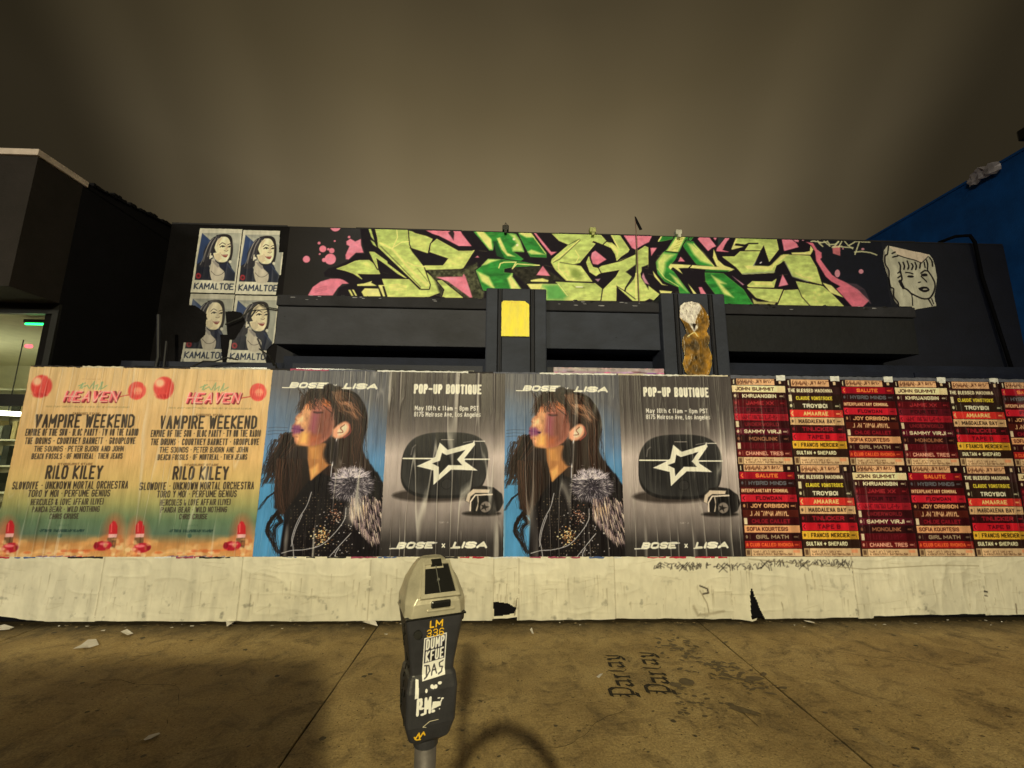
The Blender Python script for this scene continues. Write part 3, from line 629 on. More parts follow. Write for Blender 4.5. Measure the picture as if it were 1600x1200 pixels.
for k in range(5): mc.stroke(GD([(880+k*28, 400-k*38), (960+k*18, 375-k*38)]), 1.0, (160, 150, 60), .8)
mc.stroke(GD([(800, 425), (960, 440)]), 2, (14, 40, 18)); mc.stroke(GD([(700, 640), (790, 760), (960, 860)]), 1.3, YL, .8)
gr(GD([(1060, 290), (1140, 300), (1400, 610), (1190, 590), (1050, 420), (1020, 350)])); yl(GD([(1070, 320), (1130, 330), (1260, 430), (1400, 605), (1230, 545), (1150, 460)]), .85, 4)
mc.stroke(GD([(1150, 330), (1400, 605)]), 1.2, YL); gr(GD([(1090, 270), (1140, 205), (1170, 215), (1110, 290)]))
blk(GD([(960, 440), (1030, 380), (1180, 590), (900, 575)])); pk(GD([(955, 550), (985, 490), (1040, 550)]))
mc.poly(GD([(835, 620), (860, 580), (1600, 625), (1640, 660), (1590, 675), (1110, 630), (960, 632), (1010, 705), (890, 620), (860, 650)]), YL, soft=.4); mc.stroke(GD([(1090, 630), (1120, 600)]), 2, BK)
gr(GE([(10, 690), (240, 700), (490, 900), (540, 980), (620, 1100), (240, 1090), (20, 800)])); yl(GE([(90, 720), (280, 830), (210, 830), (370, 1000), (250, 960)]), .85, 3)
mc.poly(GE([(10, 675), (280, 680), (330, 660), (20, 650)]), (30, 100, 36), soft=1)
yl(GD([(640, 670), (760, 830), (820, 850), (750, 840), (660, 740)]), 1, .3); yl(GD([(1080, 830), (1190, 960), (1150, 960)]), 1, .3); yl(GD([(720, 910), (880, 925), (860, 960), (740, 950)]), 1, .3)
pk(GD([(1200, 270), (1250, 205), (1330, 230), (1430, 360), (1380, 380), (1330, 420)])); pk(GD([(1380, 235), (1460, 210), (1420, 290)])); pk(GD([(1600, 210), (1570, 210), (1440, 420), (1580, 430), (1510, 410)])); pk(GD([(1210, 870), (1250, 870), (1310, 965), (1240, 965)]))
mc.poly(GE([(170, 215), (290, 215), (170, 370)]), (34, 48, 42), soft=2)
pk(GE([(300, 215), (350, 215), (210, 400), (310, 430), (150, 420), (160, 385)]))
yl(GE([(120, 400), (170, 530), (250, 600), (380, 650), (320, 660), (160, 610), (110, 500)]), 1, .3)
yg(GE([(430, 205), (890, 212), (930, 400), (815, 550), (745, 345), (700, 420), (510, 410), (560, 340), (390, 320), (410, 260)])); mc.stroke(GE([(400, 345), (500, 350), (560, 325), (670, 325)]), 2.4, BK)
yl(GE([(340, 395), (400, 250), (415, 270), (380, 350), (490, 365), (440, 378), (350, 402)]), 1, .3)
yg(GE([(230, 490), (380, 490), (450, 425), (700, 425), (610, 605), (540, 605), (800, 615), (870, 590), (990, 465), (1320, 480), (1400, 620), (1470, 835), (1250, 780), (1100, 730), (1010, 540), (900, 600), (870, 690), (480, 710), (400, 620)]))
mc.poly(GE([(500, 600), (820, 610), (960, 470), (1060, 460), (880, 600), (850, 655), (540, 645)]), YL, .9, soft=1.4); mc.stroke(GE([(620, 600), (720, 440)]), 2.6, (150, 156, 130), .8); mc.stroke(GE([(1140, 690), (1240, 750), (1330, 745)]), 2, YL, .8); mc.stroke(GE([(1010, 560), (1110, 740), (1300, 800)]), 2, (150, 156, 120), .7)
mc.stroke(GE([(480, 705), (880, 680)]), 2, (140, 146, 110), .8)
yl(GE([(1090, 440), (1250, 435), (1320, 420), (1330, 355), (1365, 400), (1330, 465), (1100, 462)]), 1, .3)
blk(GE([(990, 540), (1040, 640), (1140, 880), (860, 890), (900, 640)])); pk(GE([(980, 710), (1050, 840), (930, 865)])); blk(GE([(745, 350), (800, 560), (820, 590), (630, 590), (700, 430)])); mc.stroke(GE([(700, 570), (715, 560)]), 2, (200, 190, 190))
yg(GE([(540, 850), (600, 800), (850, 805), (900, 770), (870, 872), (560, 872)])); mc.poly(GE([(600, 805), (850, 810), (870, 860), (640, 840)]), YL, .7, soft=2)
yg(GE([(540, 885), (980, 902), (920, 1055), (820, 1050), (650, 1000)])); yg(GE([(1000, 912), (1180, 902), (1240, 1010), (1340, 1100), (920, 1100)])); yg(GE([(1150, 800), (1480, 860), (1600, 960), (1745, 1110), (1340, 1110), (1230, 990)]))
yl(GE([(1480, 815), (1590, 850), (1740, 1000), (1580, 940)]), 1, .5); yl(GE([(600, 1010), (660, 1050), (900, 1060), (880, 1090), (620, 1080)]), .7, 1)
for k in range(14):
    q = GE([(random.uniform(1180, 1600), random.uniform(880, 1060))])[0]; mc.ell(q[0], q[1], 3, 2, random.choice([YL, (130, 140, 70)]), .5, soft=2)
for k in range(60):   # spray overspray and sanding marks on the fills
    x = random.uniform(580, 1260); y = random.uniform(362, 470); mc.stroke([(x, y), (x+random.uniform(3, 14), y+random.uniform(-2, 4))], .8, random.choice([YL, (120, 134, 60)]), .28, soft=.5)
pk(GE([(960, 225), (1100, 228), (1180, 370), (1000, 420)])); pk(GE([(1110, 230), (1180, 240), (1180, 310), (1130, 300)])); pk(GE([(350, 730), (500, 840), (480, 845)]), (190, 130, 140)); mc.stroke(GE([(1050, 235), (1170, 330)]), 1.4, BK)
pk(GF([(150, 305), (240, 320), (290, 400), (345, 440), (350, 500), (330, 520), (400, 620), (480, 720), (560, 770), (650, 810), (800, 900), (900, 1000), (940, 1040), (860, 1120), (730, 1115), (530, 890), (580, 860), (470, 800), (400, 740), (280, 540), (265, 420), (220, 350)]), (208, 106, 112))
for k in range(9): mc.stroke(GF([(650+k*16, 815+k*2), (770+k*14, 900), (900+k*8, 1030+k*6)]), .9, (150, 110, 105), .4)
pk(GF([(480, 360), (580, 350), (580, 480), (490, 450)]), (190, 104, 100))
for x, y, a, c_ in ((545, 700, 33, 48), (840, 675, 30, 28), (615, 390, 10, 10), (862, 395, 20, 14), (115, 265, 22, 26)): q = GF([(x, y)])[0]; mc.ell(q[0], q[1], a/8, c_/8, (196, 130, 130))
TG = (206, 200, 140)
for p in ([(215, 300), (250, 295), (330, 310)], [(280, 245), (315, 320), (362, 362)], [(365, 245), (380, 300), (450, 358)], [(320, 318), (410, 305)], [(430, 260), (420, 300), (450, 340), (520, 335), (560, 300)], [(470, 280), (530, 260), (560, 300), (520, 350), (480, 375), (600, 360)], [(570, 250), (600, 300), (560, 370)], [(610, 270), (680, 350), (735, 390)], [(600, 368), (740, 378)], [(690, 350), (790, 290), (850, 262)], [(715, 250), (770, 300), (850, 300)], [(820, 300), (790, 390), (765, 460)], [(760, 432), (850, 425), (960, 440), (1035, 468)], [(850, 305), (950, 308)]):
    mc.stroke(GF(p), 2.2, TG, .9)
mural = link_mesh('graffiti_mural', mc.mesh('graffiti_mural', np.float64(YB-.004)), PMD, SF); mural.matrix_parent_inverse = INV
mural['label'] = 'lime green, dark green and pink graffiti lettering across the upper wall'

# rods and fixings on the roof edge
a = on_y(997, 470, YB); c = on_y(997, 344, YB)
ro = empty('roof_rod', (a[0], YB-.04, 3.6), label='thin upright rod with a dark bent flag rising over the mural', cat='rod')
BM().tube([(0, 0, 0), (0.0, 0, .55), (.005, .0, .8), (0, 0, c[2]-3.6)], .007, 6).build('rod', mat('rusty_rod', base((110, 86, 66)), .6, .4), ro)
BM().prism([(-.008, c[2]-3.6+.03), (.012, c[2]-3.6+.01), (.09, c[2]-3.6-.17), (.055, c[2]-3.6-.18), (0, c[2]-3.6-.05)], -.012, .002).build('flag', blackp, ro)
for px, py, nm, lb, mt in ((790, 354, 'roof_bracket', 'small dark bracket on the roof edge over the second graffiti letter', frm), (925, 358, 'roof_block', 'small paint-splashed block on the roof edge over the third letter', mat('splashed_block', base((150, 150, 80)), .8, var=.5, scale=30)), (1058, 360, 'roof_peg', 'small pale cap on the roof edge right of the rod', mat('pale_cap', base((170, 165, 130)), .7))):
    q = on_y(px, py, YB); s = BM().box(-.045, .045, -.04, .04, 0, .07, bev=.008).box(-.02, .02, -.05, .0, -.05, .003)
    if nm == 'roof_bracket': s.tube([(-.02, -.01, .06), (0, -.01, .12), (.03, -.01, .07)], .008, 6)
    o = s.build(nm, mt); o.location = (q[0], YB-.02, ROOF+.002); tag(o, lb, 'fixing')
# black downpipe that hooks over the roof at the right
p0 = on_y(1512, 363, YB-.05); p1 = on_y(1590, 605, YB-.08)
s = BM().tube([(p0[0]-.30, YB+.1, ROOF+.06), (p0[0]-.16, YB-.02, ROOF+.10), (p0[0], YB-.07, ROOF+.09), (p0[0]+.04, YB-.08, ROOF-.02), tuple(p0+(p1-p0)*.3), tuple(p0+(p1-p0)*.7), tuple(p1)], .022, 10)
tag(s.build('downpipe', mat('black_pipe', base((5, 5, 6)), .8, var=.2, spec=.08), smooth=True), 'black pipe hooked over the roof and slanting down the dark wall at right', 'pipe')
q = on_y(252, 530, 4.93); q2 = on_y(248, 492, 4.93)
s = BM().tube([(q[0]-.02, 4.93, 2.45), (q[0], 4.93, 2.7), (q2[0], 4.93, q2[2])], .022, 8).tube([(q[0]+.07, 4.95, 2.45), (q[0]+.05, 4.95, 2.9)], .014, 8)
tag(s.build('conduit', mat('dull_conduit', base((22, 22, 24)), .6)), 'pair of thin dark conduits on the black wall left of the portrait posters', 'pipe')
CABL = ['thin black cable end nearest the canopy corner, right of the portrait posters', 'second thin black cable beside the canopy corner', 'thin black cable lying low at left below the portrait posters', 'thin black cable curving below the middle of the portrait posters']
for (x0, y0), (x1, y1) in (((405, 545), (433, 575)), ((415, 552), (428, 572)), ((300, 573), (335, 565)), ((335, 565), (372, 562))):
    a = on_y(x0, y0, 4.86); c = on_y(x1, y1, 4.90); md_ = (a+c)/2+np.array([.02, -.03, .03]); tag(BM().tube([a, md_, c], .009, 6).build('cable_end', mat('black_cable', (.012, .012, .013), .5)), CABL.pop(0), 'cable', 'loose cable ends')
a = on_y(350, 500, 5.36)
s = BM()
s.tube([on_y(352, 507, 5.34), on_y(376, 497, 5.34), on_y(396, 480, 5.34), on_y(404, 474, 5.35), on_y(416, 480, 5.33), on_y(434, 483, 5.34)], .009, 6)
tag(s.build('cable', mat('black_cable', (.012, .012, .013), .5)), 'loose black cable looping over the lower portrait posters', 'cable')

# ================================================================== hoarding
HD = empty('hoarding', (1.3, HOARD, 0), label='long plywood hoarding across the shopfront, white painted along its foot', cat='hoarding')
HINV = Matrix.Translation((-1.3, -HOARD, 0))
def hp(o): o.parent = HD; o.matrix_parent_inverse = HINV; return o
ply = mat('weathered_plywood', base((70, 56, 42)), .85, var=.35, scale=5, stretch=(1, 1, .2), bump=.4)
x = -4.79; k = 0
while x < XR-.02:
    x2 = min(x+1.2125, XR-.006)
    hp(BM().box(x+.002, x2-.002, HOARD+.002, HOARD+.020, .03, 2.447+.004*math.sin(k*2.1), bev=.001).build('plywood_panel', ply)); x = x2; k += 1
s = BM()
hp(BM().box(-4.78, XR-.01, HOARD+.022, HOARD+.11, 2.34, 2.43).build('top_rail', ply)); hp(BM().box(-4.78, XR-.01, HOARD+.022, HOARD+.11, .06, .15).build('bottom_rail', ply))
x = -4.76
while x < XR-.1: hp(BM().box(x, x+.045, HOARD+.023, HOARD+.108, .152, 2.338).build('stud', ply)); x += 1.2125
# layers of old torn paper showing along the top edge
rs = random.Random(11)
tops = [mat('old_paper_cream', base((190, 176, 134)), .8, var=.3, scale=20), mat('old_paper_white', base((205, 200, 170)), .8, var=.25, scale=20), mat('old_paper_pink', base((150, 70, 80)), .8, var=.4, scale=20),
        mat('old_paper_grey', base((84, 84, 82)), .8, var=.3, scale=20), mat('old_paper_dark', base((34, 30, 28)), .8, var=.3)]
def strip(x0, x1, z0, z1, m, dy=0.0):
    n = max(3, int((x1-x0)/.03)); s = BM(); up = []; lo = []
    for i in range(n+1):
        xx = x0+(x1-x0)*i/n; up.append((xx, z1+rs.uniform(-.004, .005))); lo.append((xx, z0+rs.uniform(-.004, .004)))
    vs = []
    yy = HOARD-.0075-dy
    a = [s.b.verts.new((p[0], yy-rs.uniform(0, .002), p[1])) for p in up]; c = [s.b.verts.new((p[0], yy, p[1])) for p in lo]; d = [s.b.verts.new((p[0], HOARD+.022, p[1]+.002)) for p in up]
    for i in range(n): s.b.faces.new((c[i], c[i+1], a[i+1], a[i])); s.b.faces.new((a[i], a[i+1], d[i+1], d[i]))
    return hp(s.build('torn_paper_edge', m))
x = -4.75
while x < 2.45:
    w_ = rs.uniform(.12, .5); x2 = min(x+w_, 2.47)
    strip(x, x2, 2.433, 2.449, rs.choices(tops, [3, 4, .6, .8, .8])[0] if x > -2.2 else rs.choices(tops, [3, 0, 0, 0, 3])[0], dy=rs.uniform(0, .002)); x = x2+rs.choice([0, 0, .02])
x = 2.5
while x < XR-.08:
    x2 = min(x+.6, XR-.03); strip(x, x2-.1, 2.418, 2.452, tops[3]); strip(x2-.10, x2, 2.40, 2.458, tops[1], dy=.003); x = x2
x = -4.7
while x < XR-.3:
    w_ = rs.uniform(.08, .4)
    if x < 2.3 and not -2.3 > x > -2.6: strip(x, x+w_, .583, .596, rs.choice([tops[2], tops[4], mat('old_paper_blue', base((70, 90, 120)), .8), mat('old_paper_red', base((170, 40, 52)), .8), tops[1]]), dy=.004)
    x += w_+rs.uniform(0, .12)
# narrow collaged board standing up behind the hoarding between the pilasters
cc = Canvas(0, 1.26, 0, .16, .007, (150, 120, 120)); rr = random.Random(4)
for k in range(120): cc.ell(rr.uniform(0, 1.26), rr.uniform(0, .16), rr.uniform(.01, .07), rr.uniform(.004, .014), rr.choice([(214, 90, 120), (190, 150, 170), (90, 30, 40), (200, 190, 160), (120, 90, 140), (60, 40, 50)]), .8)
cc.poly([(0, .118), (1.26, .118), (1.26, .17), (0, .17)], (160, 150, 124), .7)
hang('collage_strip', cc, .62, 2.405, 300, 'narrow strip of pink and white paper remnants between the two pilasters', None, Y=4.55, fx=9, cat='paper strip')
BM2 = BM().box(.615, 1.885, 4.552, 4.570, 2.38, 2.565).build('collage_board', ply); tag(BM2, 'thin board behind the pink paper strip between the two pilasters', 'board')
# white painted paper skirt, sheet by sheet
tagrow = []
rr = random.Random(21)
def sk(px, py): return (1010+px*330/1600.0, 865+py*330/1600.0)
def scrib():
    x = 55
    while x < 1530:
        if not 455 < x < 500:
            n = rr.randint(3, 5); p = []
            for i in range(n): p.append(sk(x+rr.uniform(-14, 34), (100 if x < 900 else 78)+rr.uniform(-34, 26)))
            tagrow.append(p)
        x += 21
scrib()
def cross(x, y, r=34): tagrow.append([sk(x-r, y-r), sk(x+r, y+r)]); tagrow.append([sk(x+r, y-r), sk(x-r*.8, y+r)])
for x, y in ((275, 100), (575, 110), (890, 80), (1180, 85), (1470, 80)): cross(x, y)
for x in (322, 345, 625, 642, 920, 935, 1215): tagrow.append([sk(x, 85), sk(x+8, 130)])
tagrow.append([sk(1500, 50), sk(1535, 125)])
edges = [-4.80, -3.73, -2.44, -1.22, -.03, .22, 1.16, 2.32, 3.58, 4.9, 6.2, XR-.012]
bots = [(.14, .03), (.03, .024), (.024, .022), (.022, .02), (.03, .05), (.02, .024), (.03, .022), (.018, .03), (.022, .042), (.05, .05), (.05, .05)]
skm = print_mat('painted_skirt', .62, .3, bump=.5, bscale=22, var=.07, stretch=(1, 1, .6))
for k, (a, c) in enumerate(zip(edges[:-1], edges[1:])):
    cs = Canvas(a-(.012 if k % 2 else 0), c+(.012 if k % 2 == 0 and k < 10 else 0), .0, .598, .008, (208, 198, 152), photo_map(HOARD), .0067)
    X, Z = np.meshgrid(cs.xs, cs.zs)
    st = fbm(X*9, Z*1.3, 40+k); cs.c *= (1-.08*np.clip((st-.5)*5, 0, 1)*np.clip(1.1-Z*1.2, .2, 1))[..., None]
    st = fbm(X*2, Z*3, 50+k); cs.c *= (1+.14*(st-.5))[..., None]
    st = fbm(X*14, Z*14, 60); cs.c = cs.c*(1-.28*(np.clip((st-.66)*9, 0, 1))[..., None]*np.clip(1.2-2.4*Z, .1, 1)[..., None])
    rr = random.Random(100+k)
    for i in range(26):
        x = rr.uniform(a, c); z = rr.uniform(.03, .3); cs.stroke([(x, z+rr.uniform(.03, .2)), (x+rr.uniform(-.01, .01), z-.03)], rr.uniform(.004, .010), (104, 88, 56), rr.uniform(.15, .5), raw=True, w2=.002)
    for i in range(9):
        x = rr.uniform(a, c); z = rr.uniform(.05, .56); cs.stroke([(x, z), (x+rr.uniform(.05, .3), z+rr.uniform(-.05, .05))], .004, (132, 118, 78), .55, raw=True)
    cs.stroke([(a+.006, .6), (a+.006, 0)], .006, (110, 94, 62), .7, raw=True)
    for p in tagrow: cs.stroke(curve(p, 4) if len(p) > 2 else p, 1.0, (26, 20, 16), .95)
    if k == 7: cs.cut([(1172, 918), (1185, 958), (1170, 990), (1205, 990), (1186, 956)])
    if k == 7 or k == 6: cs.cut([(1169, 966), (1173, 921), (1186, 966)])
    if k in (6, 7):
        cs.stroke([(1093, 917), (1104, 921), (1106, 928), (1098, 930)], 2, (50, 40, 28)); cs.stroke([(1093, 925), (1104, 945), (1107, 960)], 1.2, (110, 94, 60), .8); cs.stroke([(1083, 950), (1090, 965), (1130, 958)], 3, (120, 104, 70), .5, soft=2)
    if k == 9:
        cs.stroke([(1533, 927), (1541, 929)], 2.4, (36, 30, 24)); cs.stroke([(1535, 934), (1541, 936)], 1.5, (46, 38, 28))
        for p in ([(1449, 938), (1452, 958)], [(1428, 932), (1430, 950)], [(1586, 950), (1588, 966)]): cs.stroke(p, 1.6, (80, 66, 44), .9)
    if k in (7, 8): cs.stroke([(1168, 873), (1350, 890), (1470, 884), (1600, 887)], 1.2, (120, 106, 70), .7)
    if k == 3 or k == 4:
        cs.cut([(771, 944), (793, 948), (806, 957), (803, 964), (773, 968)]); cs.stroke([(808, 940), (804, 968)], 1.5, (96, 80, 52), .8)
    h, rid = creases(cs, 400+k, .007, 5.0, 3.0)
    h2, rid2 = creases(cs, 800+k, .012, 2.6, 11.0)
    b0, b1 = bots[k]; tX = (X-a)/(c-a); bot = b0+(b1-b0)*(tX if k else np.clip(tX*1.6, 0, 1)**.5)+.008*(vnoise(X*9, X*0, 5+k)-.5)
    if k == 8: bot = bot-.0+.018*(tX > .12)
    bel = .012*np.clip(1-Z/.25, 0, 1)*fbm(X*3, Z*2, 70)
    tear = .05*np.exp(-((X-on_y(1168, 955, HOARD)[0])/.07)**2)*np.clip(1-Z/.22, 0, 1) if k in (6, 7) else 0
    me = cs.mesh('skirt_sheet', -.002-h-h2*.6-bel-tear-(.0015 if k % 2 else 0), zw=bot*(1-Z/.598))
    o = link_mesh('skirt_sheet', me, skm); o.location = (0, HOARD, 0); hp(o)
hp(BM().box(-4.79, XR-.02, HOARD+.0005, HOARD+.0018, .028, .59).build('gap_shade_sheet', blackp))  # black sheet painting in the shade behind the skirt's tears and bottom gap

# ------------------------------------------------------------------ festival posters (tan to green)
PW, PH = 1.2125, ZT-ZB
def quadmap(src, w_, h_):
    A_ = []; bb = []
    for (x, y), (u, v) in zip(src, ((0, h_), (w_, h_), (w_, 0), (0, 0))):
        A_.append([x, y, 1, 0, 0, 0, -u*x, -u*y]); bb.append(u); A_.append([0, 0, 0, x, y, 1, -v*x, -v*y]); bb.append(v)
    H_ = np.append(np.linalg.solve(np.array(A_, float), np.array(bb, float)), 1).reshape(3, 3)
    def f(p):
        q = H_@np.array([p[0], p[1], 1.0]); return (q[0]/q[2], q[1]/q[2])
    return f
fc = Canvas(0, PW, 0, PH, .0046, (206, 168, 104), quadmap([(865, 50), (1560, 70), (1440, 1128), (710, 1112)], PW, PH), PW/712)
vv = 1-np.linspace(0, 1, fc.nz); stops = [(0, (204, 170, 108)), (.25, (204, 166, 102)), (.5, (204, 164, 96)), (.64, (188, 160, 90)), (.73, (150, 144, 82)), (.82, (92, 112, 74)), (.885, (84, 104, 76)), (.935, (176, 126, 68)), (1, (200, 146, 78))]
for k in range(3): fc.c[:, :, k] = np.interp(vv, [a for a, _ in stops], [c[k] for _, c in stops])[:, None]
Xg, Zg = np.meshgrid(fc.xs, fc.zs); ed = np.clip((np.abs(Xg-PW/2)-PW*.36)/(PW*.14), 0, 1)[..., None]*np.clip((.32-Zg)/.2, 0, 1)[..., None]*np.clip((Zg-.0)/.1, 0, 1)[..., None]
fc.c = fc.c*(1-.7*ed)+np.array([206, 182, 110])*.7*ed
def heaven(c, bodyc=(56, 46, 34)):
    rr = random.Random(8)
    # clouds along the foot
    for k in range(60):
        x = rr.uniform(730, 1430); d = abs(x-1080)/350; y = 1125-rr.uniform(0, 60+90*d**2)
        c.ell(x, y, rr.uniform(18, 44), rr.uniform(10, 24), rr.choice([(214, 168, 100), (204, 148, 80), (190, 130, 66), (224, 184, 120)]), .5, soft=10)
    for x, s_ in ((790, 1), (1385, -1)):
        c.ell(x, 1010, 60, 110, (206, 92, 50), .5, soft=50)
        y0 = 915 if s_ > 0 else 930
        px = 805 if s_ > 0 else 1378
        c.poly([(px-22, y0+75), (px-20, y0+25), (px-2, y0-2), (px+12, y0+4), (px+24, y0+30), (px+24, y0+75)], (178, 34, 36), soft=3); c.stroke([(px-8, y0+15), (px-10, y0+60)], 5, (236, 120, 100), .8, soft=3)
        c.poly([(px-22, y0+72), (px+24, y0+72), (px+20, y0+95), (px-24, y0+95)], (216, 160, 140), soft=2)
        c.poly([(px-28, y0+92), (px+22, y0+92), (px+16, y0+150), (px-34, y0+150)], (110, 80, 48), soft=3); c.stroke([(px+4, y0+95), (px, y0+148)], 7, (70, 46, 28), .8, soft=3)
        qx = 815 if s_ > 0 else 1325
        c.ell(qx, 1065, 52, 27, (168, 26, 40), soft=4, rot=-.08); c.ell(qx-8*s_, 1055, 26, 8, (236, 128, 118), .8, soft=5); c.ell(qx+36*s_, 1062, 14, 18, (120, 14, 26), .9, soft=3)
    # balls
    for x0_, s_ in ((735, 1), (1430, -1)):
        for q_ in range(26): c.ell(x0_+s_*rr.uniform(0, 150)*rr.random(), 1118-rr.uniform(0, 120)*rr.random(), rr.uniform(6, 18), rr.uniform(5, 14), rr.choice([(226, 184, 116), (214, 160, 92), (176, 104, 54), (236, 202, 140)]), .6, soft=6)
    for q_ in range(22): x = rr.uniform(900, 1280); c.ell(x, 1112-rr.uniform(0, 26), rr.uniform(10, 30), rr.uniform(4, 9), rr.choice([(226, 176, 100), (204, 110, 52), (240, 206, 140), (190, 90, 46)]), .6, soft=5)
    c.ell(930, 163, 60, 64, (196, 56, 46), .95, soft=9); c.ell(905, 135, 26, 24, (238, 186, 128), .85, soft=16); c.ell(925, 215, 40, 14, (170, 34, 32), .7, soft=10)
    for k in range(5): c.stroke([(875+k*22, 205+rr.uniform(-10, 10)), (890+k*20, 232-abs(k-2)*8)], 5, (214, 92, 70), .6, soft=4)
    c.ell(1476, 198, 50, 52, (204, 70, 56), .95, soft=6); c.ell(1482, 200, 24, 22, (232, 150, 104), .8, soft=10); c.stroke([(1430, 222), (1380, 230)], 6, (180, 50, 44), .9, soft=2)
    for k in range(7): c.stroke([(1440+k*11, 205), (1445+k*9, 236)], 3, (176, 40, 40), .7, soft=2)
    # lettering
    c.marks((1155, 128), (1260, 130), 5, (150, 110, 66), 2)
    for p in ([(1150, 178), (1165, 150), (1158, 180), (1190, 162), (1200, 178)], [(1205, 180), (1230, 140), (1222, 182), (1250, 160), (1244, 186)], [(1255, 188), (1278, 145), (1270, 186), (1302, 166)], [(1140, 165), (1180, 150)]): c.stroke(p, 6, (122, 148, 96), .9, soft=1)
    c.text('HEAVEN', (1056, 262), (1366, 268), 74, 19, (120, 30, 34), shear=.22); c.text('HEAVEN', (1052, 254), (1362, 260), 66, 14, (216, 96, 90), shear=.22); c.text('HEAVEN', (1052, 254), (1362, 260), 66, 4.5, (240, 176, 140), shear=.22)
    c.marks((962, 283), (1440, 290), 7, (96, 84, 44), 5); c.text('CAROUSEL STAGE', (1115, 330), (1268, 334), 15, 3.6, (120, 90, 50))
    L = [('VAMPIRE WEEKEND', 905, 401, 1465, 410, 70, 13), ('EMPIRE OF THE SUN . BLOC PARTY . TV ON THE RADIO', 855, 445, 1490, 455, 36, 7.4), ('THE DRUMS . COURTNEY BARNETT . GROUPLOVE', 855, 492, 1478, 502, 34, 7.6),
         ('THE SOUNDS . PETER BJORN AND JOHN', 910, 535, 1415, 543, 29, 6.4), ('BEACH FOSSILS . OF MONTREAL . THEM JEANS', 900, 577, 1410, 584, 29, 6.4), ('RILO KILEY', 980, 690, 1300, 697, 68, 13),
         ('SLOWDIVE . UNKNOWN MORTAL ORCHESTRA', 800, 744, 1448, 752, 38, 8.2), ('TORO Y MOI . PERFUME GENIUS', 895, 788, 1350, 794, 34, 7.4), ('HERCULES & LOVE AFFAIR (LIVE)', 912, 834, 1318, 838, 31, 6.6), ('PANDA BEAR . WILD NOTHING', 920, 873, 1295, 878, 28, 6.2), ('CHRIS CRUISE', 1022, 912, 1183, 914, 26, 6)]
    for s_, x0, y0, x1, y1, h, wt in L: c.text(s_, (x0, y0), (x1, y1), h*1.16, wt*(.95 if h > 60 else .80), bodyc)
    c.text('STARBURST STAGE', (1050, 614), (1245, 617), 14, 3.6, (120, 90, 50)); c.marks((1060, 950), (1132, 951), 8, (60, 84, 58), 4); c.marks((968, 981), (1215, 984), 13, (34, 56, 46), 6); c.marks((976, 981), (1215, 984), 13, (34, 56, 46), 9)
    c.ell(1087, 1003, 10, 12, (50, 76, 60), .8, soft=3)
    for k in range(9): x = 960+k*38; c.stroke([(x, 1118+k), (x+rr.uniform(10, 36), 1115+k)], 7, rr.choice([(190, 40, 50), (90, 60, 110), (220, 120, 60), (150, 30, 40)]), .85, soft=2)
heaven(fc)
hang('poster', fc, -4.775, ZB, 11, 'tan and green festival poster at the far left end of the hoarding', 'large posters on the hoarding', 0, amp=.0125, fx=17, crease_tint=.22)
hang('poster', fc, -3.5625, ZB, 12, 'tan and green festival poster touching the blue portrait poster', 'large posters on the hoarding', 1, amp=.0125, fx=17, crease_tint=.22)

# ------------------------------------------------------------------ portrait posters
X2, X3, X4 = -2.350, .069, 1.281
pa = lambda *p: [(780+x/8.0, 580+y/8.0) for x, y in p]
pb = lambda *p: [(780+x/7.5, 720+y/7.5) for x, y in p]
lc = Canvas(0, PW, 0, PH, .0042, (90, 140, 170), photo_map(HOARD, X3, ZB), .0067)
X, Z = np.meshgrid(lc.xs, lc.zs); v = 1-Z/PH
top = np.array([88, 86, 80.]); mid = np.array([92, 124, 146.]); low = np.array([72, 132, 158.])
wv = np.clip((v-.10-.12*(fbm(X*3, Z*2, 5)-.5)-.10*(X/PW))/.3, 0, 1)[..., None]; lc.c = top*(1-wv)+mid*wv
wv = np.clip((v-.4)/.25, 0, 1)[..., None]; lc.c = lc.c*(1-wv)+low*wv; lc.c *= (1-.16*np.clip((X/PW-.8)*3, 0, 1)*(1-v))[..., None]
rr = random.Random(33)
HB = [(38, 24, 16), (24, 15, 11), (62, 40, 27), (16, 10, 9)]
def strands(poly_pts, n, w0, w1, cols, jit=6, alpha=.9):
    for k in range(n):
        d = rr.gauss(0, jit); d2 = rr.gauss(0, jit); m_ = len(poly_pts)-1
        lc.stroke([(x+d+(d2-d)*i/m_+rr.uniform(-1, 1), y+rr.uniform(-1, 1)) for i, (x, y) in enumerate(poly_pts)], rr.uniform(w0, w1), rr.choice(cols), alpha, w2=.4)
# flyaway and long hair on the left
lc.poly(pa((380, 820), (460, 640), (700, 640), (900, 900), (1300, 1200), (1320, 1500), (250, 1500), (260, 1150), (310, 950)), (34, 22, 16), .95, soft=5)
strands(curve(pa((400, 800), (300, 950), (210, 1120), (190, 1300), (150, 1420))), 60, .8, 2.2, HB, 8)
lc.poly(pb((100, 40), (850, 0), (850, 160), (600, 600), (240, 640), (190, 800), (150, 420), (90, 260)), (34, 22, 16), .0, soft=5)
lc.poly(pb((250, 0), (600, 0), (640, 300), (520, 560), (340, 640), (240, 560), (250, 300)), (30, 20, 15), 1, soft=3)
strands(curve(pa((330, 820), (250, 1000), (170, 1150), (130, 1300))), 34, .8, 2.4, HB, 5); strands(curve(pa((200, 880), (150, 1000), (110, 1200), (80, 1320))), 16, .5, 1.2, [(44, 32, 26), (30, 22, 20)], 4)
for dy in (0, 40, 80): lc.stroke(pa((90, 740+dy), (180, 730+dy), (320, 735+dy)), .8, (60, 62, 60), .7)
